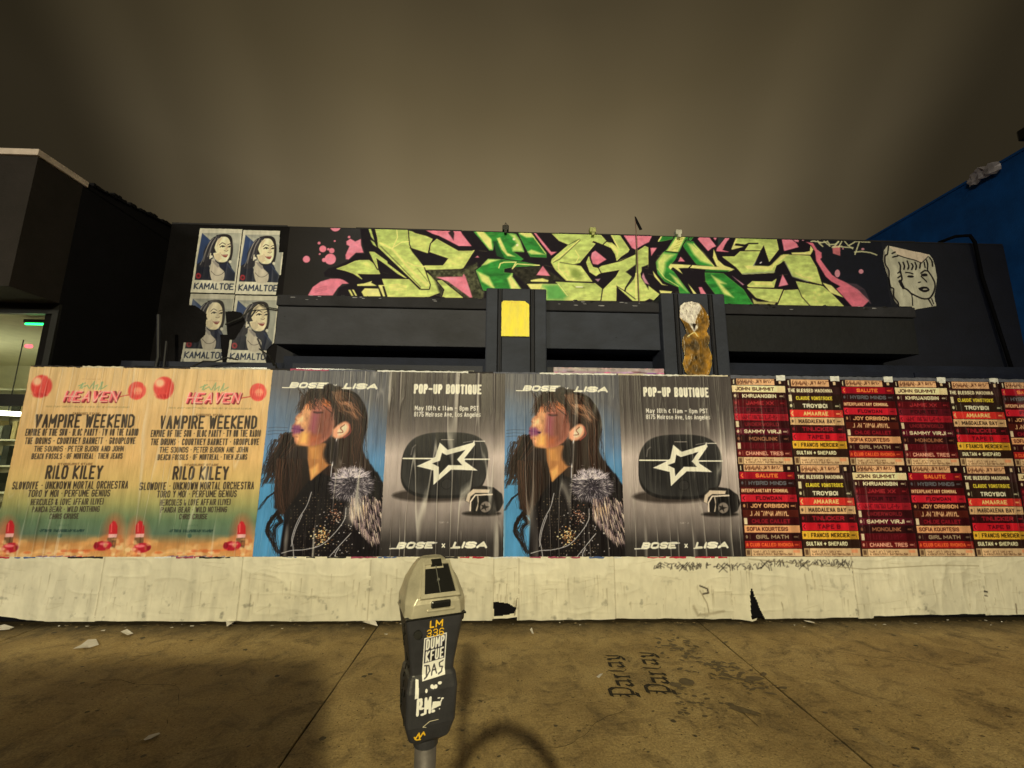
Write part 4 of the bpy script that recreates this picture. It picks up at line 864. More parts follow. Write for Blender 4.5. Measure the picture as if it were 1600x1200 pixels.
strands(curve(pb((300, 320), (230, 380), (140, 450), (60, 580))), 9, .6, 1.6, [(20, 15, 13)], 1.5); strands(curve(pb((330, 560), (220, 700), (190, 830), (260, 960), (330, 1080))), 22, .8, 2.2, [(18, 12, 10), (30, 20, 15)], 2.5)
strands(curve(pb((340, 560), (300, 640), (340, 720), (270, 800), (300, 980), (360, 1120))), 14, .7, 2, [(18, 12, 10), (30, 20, 15)], 3)
strands(curve(pb((240, 100), (200, 180), (110, 230), (70, 320))), 12, .6, 1.4, [(44, 34, 28)], 3)
strands(curve(pb((262, 0), (245, 180), (235, 340), (262, 560))), 50, .6, 1.6, HB, 2.6); strands(curve(pb((300, 0), (290, 250), (330, 560), (420, 700))), 40, .5, 1.2, HB+[(70, 46, 30)], 5, .8); strands(curve(pb((420, 0), (430, 250), (400, 520))), 26, .5, 1.1, [(78, 52, 34), (60, 40, 28), (50, 34, 25)], 8, .55)
# jacket
lc.poly(pb((600, 240), (850, 80), (1280, 60), (1480, 330), (1480, 1160), (360, 1160), (345, 1050), (360, 760), (360, 620), (480, 420)), (17, 13, 14), soft=2)
lc.poly(pb((1280, 150), (1360, 150), (1400, 220), (1360, 330), (1280, 300)), (16, 12, 12), soft=2)
# hair mass of the head and shoulders
lc.poly(curve(pa((450, 560), (455, 420), (510, 320), (620, 260), (760, 225), (900, 230), (1060, 290), (1180, 400), (1255, 540), (1280, 700), (1250, 880), (1250, 1000), (1320, 1150), (1340, 1280), (800, 1300), (860, 900), (840, 600), (700, 380), (560, 400), (500, 480))), (36, 23, 17), soft=2)
lc.poly(pb((1240, 0), (1270, 60), (1230, 150), (860, 130), (850, 0)), (36, 24, 18), soft=2)
strands(curve(pa((820, 280), (1000, 330), (1120, 480), (1180, 700), (1180, 950), (1230, 1250))), 40, 1, 2.6, HB+[(84, 54, 34)], 8); strands(curve(pa((860, 300), (900, 420), (960, 520), (1050, 560), (1120, 640))), 24, .8, 2, [(92, 62, 40), (60, 40, 28), (120, 84, 56)], 5, .6)
strands(curve(pa((980, 420), (1060, 480), (1160, 620))), 16, .7, 1.5, [(186, 132, 88), (150, 100, 66)], 5, .5)
# face turned up and to the left, throat
lc.poly(curve(pa((590, 960), (640, 940), (800, 930), (800, 1060), (860, 1180), (900, 1190)))+pb((820, 60), (620, 240), (560, 0))[:], (150, 98, 54), soft=2)
lc.poly(pa((590, 970), (720, 950), (760, 1180), (640, 1180)), (196, 136, 66), .7, soft=8)
lc.poly(pb((570, 0), (800, 0), (790, 80), (620, 240)), (164, 108, 56), soft=2); lc.poly(pb((600, 120), (680, 60), (690, 150), (625, 235)), (238, 176, 92), .8, soft=5)
lc.poly(pa((540, 400), (600, 380), (720, 370), (850, 500), (880, 700), (860, 820), (800, 890), (720, 940), (600, 962), (500, 955), (440, 932), (420, 900), (416, 860), (392, 838), (384, 815), (396, 798), (372, 776), (384, 742), (374, 716), (398, 686), (412, 660), (402, 628), (416, 590), (452, 556), (478, 520), (500, 470)), (168, 100, 70), soft=1.6, tex=(30, 18, .3))
lc.poly(pa((520, 470), (590, 500), (600, 640), (580, 760), (560, 940), (450, 925), (424, 860), (400, 700), (424, 640), (420, 595), (460, 560)), (206, 150, 94), .85, soft=7, tex=(40, 20, .35)); lc.poly(pa((560, 640), (600, 600), (590, 940), (540, 940)), (130, 78, 54), .55, soft=9)
lc.stroke(pa((405, 630), (430, 650), (455, 640)), 1.8, (110, 60, 44), .8, soft=1); lc.stroke(pa((378, 746), (430, 752), (500, 768)), 1.8, (60, 24, 44), .9, soft=.8); lc.stroke(pa((400, 842), (450, 850)), 2, (150, 90, 60), .7, soft=1.4)
lc.poly(curve(pa((600, 480), (860, 520), (860, 800), (700, 930), (600, 900), (600, 700))), (112, 66, 50), .8, soft=11); lc.poly(pa((600, 560), (680, 560), (660, 800), (580, 780)), (160, 78, 96), .6, soft=9)
lc.poly(pa((470, 940), (500, 790), (590, 790), (590, 940)), (232, 172, 78), .7, soft=9); lc.poly(pa((600, 820), (720, 830), (700, 920), (600, 930)), (190, 100, 54), .6, soft=8)
lc.poly(pa((384, 706), (450, 700), (520, 762), (480, 800), (392, 816), (376, 770)), (112, 52, 88), .85, soft=4); lc.ell(*pa((500, 768))[0], 2.4, 1.6, (50, 18, 44), .9, soft=1)
lc.poly(pa((420, 620), (500, 600), (500, 660), (430, 690)), (250, 206, 140), .7, soft=5); lc.poly(pa((700, 400), (800, 390), (810, 470), (730, 460)), (226, 126, 60), .85, soft=6); lc.poly(pa((540, 410), (580, 400), (570, 480), (500, 500)), (216, 128, 70), .7, soft=6)
lc.stroke(pa((620, 545), (660, 555), (720, 550)), 2.4, (60, 34, 30), .9, soft=1.2); lc.stroke(pa((600, 520), (700, 520)), 1.6, (206, 120, 96), .7, soft=1); lc.stroke(curve(pa((560, 385), (620, 360), (700, 380))), 3.4, (60, 42, 34), .8, soft=2); lc.stroke(pa((730, 470), (840, 560)), 1.6, (50, 30, 24), .9)
strands(curve(pa((620, 260), (580, 330), (600, 440))), 34, .8, 2, HB, 10, .75); strands(curve(pa((700, 260), (690, 340), (720, 470))), 22, .6, 1.4, HB, 8, .6); strands(curve(pa((560, 300), (520, 400), (500, 520))), 22, .6, 1.5, HB, 7, .75); strands(curve(pa((650, 300), (640, 420), (660, 520))), 26, .6, 1.5, HB, 12, .7); strands(curve(pa((500, 340), (450, 460), (430, 560))), 14, .7, 1.6, HB, 4, .8); strands(curve(pa((760, 240), (740, 320), (850, 480), (870, 640))), 16, .8, 2.2, HB, 5, .85)
# ear and earring
lc.poly(curve(pa((870, 760), (930, 700), (1000, 660), (1055, 690), (1060, 780), (1000, 850), (920, 870), (870, 840))), (214, 148, 104), soft=2.5); lc.poly(curve(pa((960, 720), (1010, 690), (1040, 730), (1010, 800), (950, 830), (930, 780))), (244, 206, 156), .9, soft=3)
lc.stroke(curve(pa((1000, 700), (960, 740), (990, 790), (930, 800))), 1.6, (120, 70, 46), .9); lc.stroke(curve(pa((1060, 700), (1080, 790), (1010, 860))), 2, (170, 70, 56), .7, soft=1)
lc.stroke(pa((925, 870), (905, 1050), (905, 1200)), 1.4, (226, 220, 205), .9); lc.stroke(pb((845, 0), (842, 200)), 1.2, (214, 208, 196), .8)
# throat shadow hair
lc.poly(curve(pa((860, 900), (800, 960), (780, 1050), (800, 1120), (860, 1180), (960, 1100), (960, 900))), (28, 20, 17), .9, soft=4)
# beads, sequins, necklaces
for k in range(460):
    x = rr.uniform(370, 1050); y = rr.uniform(400, 1130)
    if y < 400+(600-x)*.4: continue
    q = pb((round(x/34)*34+rr.uniform(-5, 5)+(y*.1), round(y/34)*34+rr.uniform(-5, 5)))[0]; lc.ell(q[0], q[1], .55, .5, rr.choice([(90, 76, 56), (60, 50, 44), (130, 112, 80)]), .9)
for k in range(90):
    q = pb((rr.gauss(800, 55), rr.gauss(880, 45)))[0]; lc.ell(q[0], q[1], rr.uniform(.5, 1.4), rr.uniform(.4, 1.2), rr.choice([(226, 170, 96), (250, 226, 160), (120, 80, 46)]), .9)
for k in range(60):
    q = pb((rr.gauss(940, 50), rr.gauss(640, 50)))[0]; lc.ell(q[0], q[1], rr.uniform(.4, 1.1), rr.uniform(.4, .9), rr.choice([(190, 130, 90), (230, 200, 160), (110, 70, 60)]), .85)
for k in range(40):
    q = pb((rr.uniform(700, 1300), rr.uniform(560, 1110)))[0]; lc.ell(q[0], q[1], .9, .8, (210, 200, 180), .8)
for p in (((640, 380), (600, 540), (520, 700), (470, 900), (490, 1000), (510, 1130)), ((560, 640), (500, 820), (470, 1000)), ((1050, 560), (1040, 700), (930, 870), (800, 990), (620, 1040), (480, 1050), (370, 1080)), ((1130, 850), (1040, 960), (960, 1060), (890, 1150)), ((1010, 1020), (980, 1080), (975, 1150))):
    lc.stroke(curve(pb(*p)), 1.1, (186, 180, 164), .85)
# fur puff and fringe
def fur(cx, cy, rx, ry, n, cols, l0, l1, a0=0, a1=6.283, w_=1.0):
    for k in range(n):
        a = rr.uniform(a0, a1); r0 = rr.uniform(.05, .85)**.7; x = cx+rx*r0*math.cos(a); y = cy+ry*r0*math.sin(a); L_ = rr.uniform(l0, l1)
        q = pb((x, y), (x+L_*math.cos(a)+rr.uniform(-8, 8), y+L_*math.sin(a)+rr.uniform(-8, 8))); lc.stroke(q, w_*rr.uniform(.5, 1.1), rr.choice(cols), .9, w2=.3)
FC = [(120, 110, 106), (170, 158, 146), (80, 72, 70), (50, 44, 46), (196, 184, 168), (30, 25, 27), (24, 20, 22)]
lc.ell(*pb((1090, 290))[0], 30, 25, (50, 44, 48), soft=5); fur(1090, 290, 270, 205, 900, FC, 25, 60)
for k in range(500):
    x = rr.gauss(1080, 120); y = rr.gauss(290, 90); a = rr.uniform(0, 6.3); L_ = rr.uniform(15, 45); lc.stroke(pb((x, y), (x+L_*math.cos(a), y+L_*math.sin(a))), rr.uniform(.4, .9), rr.choice(FC), .8, w2=.3)
fur(1090, 300, 110, 120, 200, [(20, 16, 20), (40, 34, 40)], 20, 50); fur(1060, 220, 220, 130, 260, [(220, 205, 190), (180, 166, 158)], 20, 46, 3.1, 6.2)
for k in range(420):
    x = rr.uniform(1090, 1470); tmax = 560+(x-1090)*1.05; y = rr.uniform(420+abs(x-1250)*.1, max(520, min(tmax+100, 980))); L_ = rr.uniform(50, 120)
    if y+L_ > tmax+190: continue
    q = pb((x, y), (x+L_*.22+(x-1250)*.06, y+L_)); lc.stroke(q, rr.uniform(.7, 1.3), rr.choice([(196, 170, 140), (128, 108, 100), (226, 204, 168), (84, 66, 62), (40, 30, 32), (150, 126, 118)]), .95, w2=.4)
for k in range(15): x = 1105+k*12; lc.stroke(pb((x+rr.uniform(-5, 5), 500+rr.uniform(0, 60)), (x+18, 600+rr.uniform(0, 110))), rr.uniform(.6, 1.1), rr.choice([(220, 186, 128), (170, 134, 92), (90, 70, 56)]), .9, w2=.4)
def lockup(c, f, ins=lambda p: p, col=(238, 232, 210)):
    """slanted two-name lock-up; f maps x 0..1, y 0..1 (up) to drawing coordinates"""
    def T(s_, x0, x1, wt, sh=.42, h=1.0): c.text(s_, f(x0, 0), f(x1, 0), h*f.h, wt*f.h, col, shear=sh)
    c.stroke([f(-.005, .05), f(.10, .05)], .14*f.h, col); T('BOSE', .06, .43, .30); c.stroke([f(.34, .93), f(.47, .93)], .14*f.h, col)
    c.text('x', f(.525, .12), f(.56, .12), .85*f.h, .16*f.h, col)
    T('LISA', .63, .985, .32); c.stroke([f(.62, .08), f(.70, .08)], .17*f.h, col)
class Fm:
    def __init__(s, p0, p1, h): s.p0, s.p1, s.h = p0, p1, h
    def __call__(s, x, y): return (s.p0[0]+(s.p1[0]-s.p0[0])*x, s.p0[1]+(s.p1[1]-s.p0[1])*x-y*s.h)
lockup(lc, Fm((807.5, 611), (951, 613.5), 9.3))
lc.poly(curve(pa((700, 230), (780, 200), (860, 230), (900, 260), (700, 270))), (34, 26, 22), 1, soft=2)
hang('poster', lc, X2, ZB, 21, 'portrait poster of a long-haired woman in fur, just right of the tan posters', 'large posters on the hoarding', 0, amp=.012, fx=13, crease_tint=.42)
hang('poster', lc, X3, ZB, 29, 'portrait poster of a long-haired woman in fur, between the two grey earbud posters', 'large posters on the hoarding', 0, amp=.012, fx=12, crease_tint=.26)

# ------------------------------------------------------------------ earbud posters
pc = Canvas(0, PW, 0, PH, .0042, (120, 108, 92), photo_map(HOARD, X4, ZB), .0067)
X, Z = np.meshgrid(pc.xs, pc.zs); v = 1-Z/PH
g = np.interp(v, [0, .2, .33, .47, .62, .75, .85, .93, 1], [66, 66, 92, 150, 140, 128, 92, 44, 38])
side = np.abs(X/PW-.5)*2; g = g*(1+.16*side*np.exp(-((v-.45)/.16)**2)-.10*(1-side)*np.exp(-((v-.2)/.2)**2))
pc.c = g[..., None]*np.array([1.08, .98, .84])
pe = lambda *p: [(980+x/7.5, 660+y/7.5) for x, y in p]
WH = (226, 216, 190)
pc.ell(*pe((520, 868))[0], 62, 10, (50, 42, 34), .95, soft=4)
def sup(cx, cy, rx, ry, n=3.0): return [(cx+rx*abs(math.cos(a))**(2/n)*(1 if math.cos(a) > 0 else -1), cy+ry*abs(math.sin(a))**(2/n)*(1 if math.sin(a) > 0 else -1)) for a in [i*2*math.pi/56 for i in range(56)]]
pc.poly(pe(*sup(612, 535, 486, 368)), (24, 22, 20), soft=1); pc.poly(pe(*sup(616, 505, 478, 362)), (44, 42, 37), soft=1.2, tex=(6, 3, .25)); pc.poly(pe(*sup(618, 480, 440, 300)), (32, 30, 27), .55, soft=12)
pc.stroke(pe((225, 400), (235, 320), (265, 290)), 1.4, (120, 112, 96), .8, soft=1)
pc.stroke(pe((140, 443), (560, 445)), 1.9, WH); pc.stroke(pe((750, 452), (1108, 452)), 1.9, WH); pc.stroke(pe((550, 228), (690, 228)), .9, (150, 140, 120)); pc.stroke(pe((920, 245), (1040, 245)), 1.1, WH, .9); pc.stroke(pe((800, 260), (920, 240)), .8, (170, 160, 140), .7)
pc.poly(pe((535, 262), (632, 345), (905, 262), (920, 232), (935, 285), (830, 440), (840, 480), (990, 582), (830, 575), (690, 572), (510, 745), (495, 580), (300, 532), (440, 465), (500, 425)), WH, soft=.3, col2=(250, 240, 214))
pc.poly(pe((570, 378), (622, 405), (830, 345), (748, 455), (812, 522), (655, 520), (560, 630), (550, 540), (470, 500), (555, 470)), (26, 25, 22), soft=.3)
pc.stroke(pe(*[(658+62*math.cos(a), 735+60*math.sin(a)) for a in [i*2*math.pi/24 for i in range(25)]]), .9, (20, 18, 16), .9); pc.ell(*pe((658, 738))[0], 7.4, 7, (50, 47, 41), .5)
pc.ell(*pe((1080, 1075))[0], 29, 4, (30, 25, 20), .95, soft=3)
pc.poly(pe((880, 930), (890, 830), (950, 775), (1060, 755), (1190, 775), (1290, 850), (1320, 950), (1280, 1040), (1180, 1090), (1060, 1080), (960, 1050), (930, 950)), (28, 25, 22), soft=1)
pc.poly(pe((890, 930), (905, 850), (960, 795), (1150, 800), (1140, 840), (990, 840), (940, 880), (930, 950)), (196, 176, 140), soft=1); pc.stroke(pe((950, 1040), (945, 940), (990, 865), (1180, 855)), 2.2, (206, 188, 154)); pc.stroke(pe((1020, 880), (1035, 960), (1020, 1040)), 2, (170, 154, 124))
pc.ell(*pe((1120, 970))[0], 11.5, 14, (16, 14, 13)); pc.ell(*pe((1118, 1000))[0], 8, 8.5, (120, 108, 90), soft=1); pc.poly(pe((1105, 960), (1120, 990), (1165, 995), (1125, 1015), (1130, 1050), (1105, 1020), (1070, 1035), (1085, 1000), (1065, 975), (1095, 980)), (30, 26, 22), soft=.6)
pc.text('POP-UP BOUTIQUE', (1005, 620), (1107, 621), 15.6, 3.1, WH, gap=.9); pc.text('May 10th < 11am - 8pm PST', (1009, 645.5), (1105, 646), 7.4, 1.15, (214, 206, 182), gap=.8); pc.text('8175 Melrose Ave, Los Angeles', (1009, 655), (1109, 655.5), 7.4, 1.1, (214, 206, 182), gap=.7)
pc.marks((1062, 818), (1076, 818), 2, (160, 150, 130), 3)
lockup(pc, Fm((992, 857.5), (1139, 856.5), 9.6))
hang('poster', pc, -1.1415, ZB, 31, 'grey earbud case poster with a white star, left of the middle portrait poster', 'large posters on the hoarding', 1, amp=.012, fx=14, crease_tint=.36)
hang('poster', pc, X4, ZB, 37, 'grey earbud case poster with a white star, beside the red book spine posters', 'large posters on the hoarding', 1, amp=.012, fx=14, crease_tint=.30)

# ------------------------------------------------------------------ book spine posters
BW = .6035; BH = (2.418-ZB)/2
CR_ = (222, 206, 150); TN = (206, 158, 104); DK = (44, 16, 16)
LBL1 = ('L1',); LBL2 = ('L2',)
SETS = {
 'A': [LBL1, ('JOHN SUMMIT', CR_, (60, 34, 22), 0), ('KHRUANGBIN', (38, 18, 17), CR_, 1), ('JAMIE XX', (64, 14, 18), (150, 40, 40), 1), ('FOUR TET', (84, 18, 26), (38, 10, 12), 2), ('?', (158, 28, 38), (100, 14, 22), 2), ('UNDERWORLD', (44, 13, 16), (116, 30, 32), 3), ('SAMMY VIRJI', (78, 14, 28), CR_, 1), ('MONOLINK', (30, 14, 14), (150, 96, 60), 1), ('?', (66, 12, 18), (96, 22, 28), 3), ('CHANNEL TRES', (92, 18, 20), (220, 156, 116), 1), LBL2],
 'B': [LBL1, ('SALUTE', (140, 14, 28), (240, 124, 50), 2), ('HYBRID MINDS', (32, 18, 16), (96, 98, 92), 1), ('INTERPLANETARY CRIMINAL', (58, 12, 13), (232, 178, 118), 0), ('FLOWDAN', (178, 28, 40), (70, 10, 16), 2), ('JOY ORBISON', (34, 14, 12), (214, 158, 96), 1), ('?', (60, 26, 16), TN, 0), ('CHLOE CAILLET', (48, 10, 14), (134, 26, 32), 3), ('SOFIA KOURTESIS', (206, 152, 100), (70, 24, 18), 0), ('GIRL MATH', (34, 14, 15), (150, 128, 90), 1), ('A CLUB CALLED RHONDA', (146, 28, 24), (224, 96, 44), 1), LBL2],
 'C': [LBL1, ('THE BLESSED MADONNA', (36, 28, 24), CR_, 0), ('CLAUDE VONSTROKE', (32, 27, 18), (222, 196, 52), 3), ('TROYBOI', (30, 31, 20), (236, 228, 166), 1), ('AMAARAE', (196, 48, 38), (240, 186, 104), 2), ('MAGDALENA BAY', (208, 172, 118), (58, 40, 26), 1), ('TINLICKER', (38, 14, 14), (150, 30, 36), 1), ('TAPE B', (178, 24, 34), (88, 10, 20), 2), ('FRANCIS MERCIER', (214, 166, 48), (56, 40, 10), 1), ('SULTAN + SHEPARD', (32, 28, 18), (236, 226, 156), 0), LBL2]}
for k_ in SETS:
    SETS[k_] = [r if len(r) == 1 else (r[0], (r[1][0]+12, r[1][1]*.9, r[1][2]*.9) if max(r[1]) < 70 else (min(250, r[1][0]*1.02), r[1][1]*.98, r[1][2]*.92), tuple(q*1.0 for q in r[2]), r[3]) for r in SETS[k_]]
bookc = {}
for key, rows in SETS.items():
    c = Canvas(0, BW, 0, BH, .0042, (34, 14, 12)); n = len(rows); rh = BH/n; rr = random.Random(ord(key))
    for i, row in enumerate(rows):
        z1 = BH-i*rh-.002; z0 = BH-(i+1)*rh+.0035; inset = rr.uniform(0, .012)
        R_ = lambda a, b_, zz0, zz1, col, al=1.0: c.poly([(a, zz0), (b_, zz0), (b_, zz1), (a, zz1)], col, al, raw=True)
        if row == LBL1:
            R_(.01, .50, z0, z1, (34, 16, 13)); R_(.062, .48, z0+.002, z1-.001, TN, 1); c.marks((.08, z0+.028), (.47, z0+.028), .030, (84, 44, 26), 5, raw=True); c.marks((.075, z0+.014), (.30, z0+.014), .026, (84, 44, 26), 7, raw=True); R_(.028, .036, z0+.012, z1-.012, CR_)
            R_(.51, .585, z0, z1, (30, 14, 12)); c.ell(.545, (z0+z1)/2, .016, .013, (196, 170, 120), raw=True) if False else R_(.53, .556, z0+.02, z1-.02, (190, 164, 116)); continue
        if row == LBL2:
            R_(.012, .065, z0, z1, (170, 140, 92)); R_(.022, .054, z0+.014, z1-.012, (96, 70, 44)); R_(.07, .592, z0, z1, (204, 168, 114)); c.marks((.09, z0+.036), (.40, z0+.036), .017, (92, 58, 34), 3, raw=True); c.marks((.09, z0+.012), (.52, z0+.012), .017, (92, 58, 34), 4, raw=True); R_(.50, .57, z0+.034, z1-.01, (214, 134, 84), .8); continue
        tx, bgc, tcx, st = row
        R_(.006+inset, .594, z0, z1, bgc)
        c.stroke([(.01+inset, z1-.003), (.59, z1-.003)], .003, tuple(min(255, q*1.4+14) for q in bgc), .6, raw=True)
        mg = (.03, .06, .07, .09)[st]
        if st == 1: c.poly([(mg-.025+.012*math.cos(a), (z0+z1)/2+.017*math.sin(a)) for a in [k*.7 for k in range(9)]], tcx, .8, raw=True); c.stroke([(mg+.008, z0+.016), (mg+.008, z1-.016)], .006, tcx, .5, raw=True)
        if st == 2: c.poly([(.02, z0), (.06, z0), (.052, z1), (.02, z1)], tuple(min(255, q*1.15+10) for q in bgc), .8, raw=True); c.stroke([(.045, z1-.018), (.03, (z0+z1)/2), (.045, z0+.016)], .010, tcx, .9, raw=True)
        if st == 3: R_(.02, .052, z0+.004, z1-.004, CR_, .9)
        R_(.50, .588, z0, z1, tuple(q*.75 for q in bgc), .8 if st else .2)
        if st in (1, 2): c.stroke([(.53, (z0+z1)/2), (.556, (z0+z1)/2)], .016, tcx, .65, raw=True); c.stroke([(.572, z0+.02), (.572, z1-.02)], .006, tcx, .5, raw=True)
        hgt = (z1-z0)*(.56 if len(tx) < 16 else .50); zb = (z0+z1)/2-hgt/2; wtt = hgt*.235 if len(tx) < 12 else hgt*.21
        if tx == '?': c.marks((.09, zb), (.47, zb), hgt, tcx, 12+i, raw=True, dens=1.1); continue
        L_ = min(.40, .033*len(tx)+.04) if st else .43; L_ = max(L_, .2); x0 = .30-L_/2 if st else .04
        if len(tx) > 18: x0, L_ = .02, .49
        c.text(tx, (x0, zb), (x0+L_, zb), hgt, wtt, tcx, raw=True)
    noise_tint(c, .14, 7, 7, ord(key)); bookc[key] = c
ordr = ['AB', 'CC', 'BA', 'AB', 'CC', 'BA', 'AB', 'CC']; words = ['nearest', 'second', 'third', 'fourth', 'fifth', 'sixth', 'seventh', 'eighth']
for i, pr in enumerate(ordr):
    for j, key in enumerate(pr):
        x = 2.496+i*.602
        if x+BW > XR: continue
        what = {'A': 'cream top spine', 'B': 'red and orange spines', 'C': 'yellow and black spines'}[key]
        if x > 6.0: lab = None
        lab = 'book spine poster, %s, %s row, %s column from the earbud poster' % (what, 'upper' if j == 0 else 'lower', words[i])
        hang('book_spine_poster', bookc[key], x, ZB+(1-j)*BH, 500+i*7+j*3, lab, 'book spine posters pasted in columns', (i % 2)+j*.5, amp=.007, fx=11, crease_tint=.12)

# ------------------------------------------------------------------ four portrait posters on the wall at upper left
pf = lambda *p: [(290+x*90/982.0, 350+y*90/982.0) for x, y in p]
tl = on_y(313, 357, YB); tr = on_y(385, 360, YB); bl = on_y(291.5, 457, YB)
KW = .575; KH = (tl[2]-bl[2]); KX = tl[0]; KZ = bl[2]
def portrait():
    c = Canvas(0, KW, 0, KH, .005, (196, 188, 150), quadmap(pf((250, 82), (985, 112), (890, 1160), (40, 1130)), KW, KH), .0069*90/982*8/8)
    c.msc = KW/850
    q = [(285, 150), (960, 170), (885, 935), (128, 905)]
    c.poly(pf(*q), (150, 148, 122)); c.poly(pf((285, 150), (600, 400), (300, 600), (170, 640)), (44, 60, 86)); c.poly(pf((285, 150), (420, 255), (520, 190), (960, 170), (945, 330), (600, 260)), (170, 166, 134), .8, soft=10)
    for k in range(8): c.stroke(pf((820, 250+k*55), (945, 262+k*55)), 3, (128, 126, 104), .6)
    c.poly(pf((128, 905), (175, 640), (330, 560), (440, 740), (450, 920)), (24, 26, 34)); c.poly(pf((650, 925), (690, 780), (590, 690), (640, 620), (740, 610), (890, 800), (885, 940)), (26, 30, 40))
    c.poly(pf((560, 620), (760, 600), (820, 700), (700, 740), (580, 690)), (26, 30, 44)); c.stroke(pf((740, 650), (880, 800)), 20, (58, 74, 90), .5, soft=8)
    # hair
    c.poly(pf(*curve([(520, 190), (680, 175), (790, 210), (830, 330), (830, 480), (790, 620), (740, 600), (780, 420), (740, 260), (600, 230)])), (34, 28, 26)); c.poly(pf(*curve([(600, 190), (480, 220), (400, 300), (310, 430), (290, 560), (220, 640), (250, 690), (420, 660), (480, 520), (500, 420), (560, 280), (650, 210)])), (38, 36, 38))
    for a in ([(540, 215), (470, 300), (430, 420), (420, 500)], [(480, 230), (400, 320), (340, 470), (300, 600)], [(430, 280), (350, 420), (290, 560), (240, 650)], [(520, 250), (440, 360), (380, 520)]): c.stroke(pf(*curve(a)), 16, (142, 134, 116), .75, soft=5)
    # neck and chest
    c.poly(pf(*curve([(450, 560), (560, 600), (600, 700), (690, 790), (655, 930), (470, 925), (415, 760), (440, 660)])), (182, 170, 136)); c.poly(pf((450, 580), (540, 590), (600, 690), (560, 700), (480, 620)), (128, 120, 104), .8, soft=8); c.stroke(pf(*curve([(440, 760), (520, 830), (620, 825), (690, 770)])), 9, (54, 46, 40))
    # face
    c.poly(pf(*curve([(620, 215), (720, 225), (780, 300), (790, 420), (770, 540), (700, 610), (600, 610), (500, 540), (480, 470), (530, 460), (500, 400), (540, 290), (620, 215)])), (226, 208, 152)); c.poly(pf(*curve([(480, 470), (490, 540), (580, 615), (700, 618), (600, 650), (520, 600)])), (30, 28, 32))
    c.poly(pf((500, 380), (540, 460), (500, 460), (470, 420)), (38, 32, 30)); c.stroke(pf(*curve([(590, 340), (640, 308), (695, 330)])), 15, (60, 46, 38)); c.stroke(pf(*curve([(605, 372), (640, 352), (685, 366)])), 20, (46, 36, 32)); c.ell(*pf((650, 364))[0], 1.5, 1.3, (24, 20, 20)); c.stroke(pf(*curve([(735, 340), (780, 326), (802, 344)])), 14, (60, 46, 38)); c.stroke(pf(*curve([(742, 376), (770, 362), (797, 372)])), 18, (46, 36, 32)); c.ell(*pf((770, 370))[0], 1.2, 1.2, (24, 20, 20)); c.poly(pf((500, 480), (600, 470), (640, 560), (560, 600), (500, 540)), (176, 158, 116), .6, soft=14); c.poly(pf((700, 340), (730, 345), (745, 430), (700, 425)), (190, 170, 124), .6, soft=6); c.stroke(pf(*curve([(600, 455), (625, 490), (620, 530)])), 6, (130, 110, 84), .8); c.poly(pf((560, 240), (640, 225), (600, 300), (540, 380)), (180, 162, 120), .6, soft=10)
    c.stroke(pf((675, 428), (720, 442), (748, 424)), 11, (96, 72, 54)); c.poly(pf(*curve([(620, 490), (680, 490), (745, 490), (720, 535), (670, 530), (620, 490)])), (128, 62, 48)); c.stroke(pf((640, 498), (735, 500)), 8, (232, 220, 180)); c.ell(*pf((440, 520))[0], 3, 2, (206, 198, 160))
    c.stroke(pf((430, 470), (420, 550)), 26, (200, 190, 150)); c.ell(*pf((790, 610))[0], 2.4, 2.2, (206, 198, 160)); c.ell(*pf((200, 838))[0], 4.6, 4.6, (140, 40, 42)); c.ell(*pf((200, 838))[0], 2, 2, (60, 20, 24))
    c.text('KAMALTOE', pf((92, 1070))[0], pf((862, 1105))[0], 125*90/982, 27*90/982, (28, 36, 50)) if False else None
    k_ = c.msc; c.msc = c.msc*982/90
    c.text('KAMALTOE', pf((98, 1072))[0], pf((868, 1100))[0], 138*90/982, 24*90/982, (28, 38, 54), gap=.75); c.msc = k_
    noise_tint(c, .10, 12, 12, 3); return c
kc = portrait()
def clone(c):
    import copy
    d = copy.copy(c); d.c = c.c.copy(); d.a = c.a.copy(); return d
G_ = 'portrait posters on the upper wall'
c1 = clone(kc); hang('portrait_poster', c1, KX, KZ, 61, 'uncreased portrait poster of a smiling woman, upper left of the four', G_, 0, amp=.004, fx=6, Y=YB, crease_tint=.1)
c2 = clone(kc); c2.cut([(KW*.86, KH+.1), (KW*.90, KH*.66), (KW+.1, KH*.66), (KW+.1, KH+.1)], raw=True); c2.cut([(KW*.97, KH*.3), (KW+.1, KH*.3), (KW+.1, -.1), (KW*.93, -.1)], raw=True)
hang('portrait_poster', c2, KX+KW+.012, KZ-.01, 62, 'portrait poster with its top right corner torn away, upper right of the four', G_, 0, amp=.004, fx=6, Y=YB, crease_tint=.1)
x0 = KX+.01; z0 = KZ-KH-.02
c3 = clone(kc); c3.c *= .82; c3.cut([(-.1, KH*.84), (.08, KH*.82), (KW*.42, KH*.70), (KW*.45, KH*.40), (KW*.30, KH*.28), (-.1, KH*.28)], raw=True); c3.cut([(KW*.84, KH*.74), (KW+.1, KH*.76), (KW+.1, -.1), (KW*.97, -.1), (KW*.80, KH*.40), (KW*.96, KH*.40)], raw=True)
hang('portrait_poster', c3, x0, z0, 63, 'portrait poster badly torn across its middle, lower left of the four', G_, 0, amp=.009, fx=6, Y=YB, crease_tint=.15, curl=lambda X, Z: .03*np.clip(.3-Z, 0, 1))
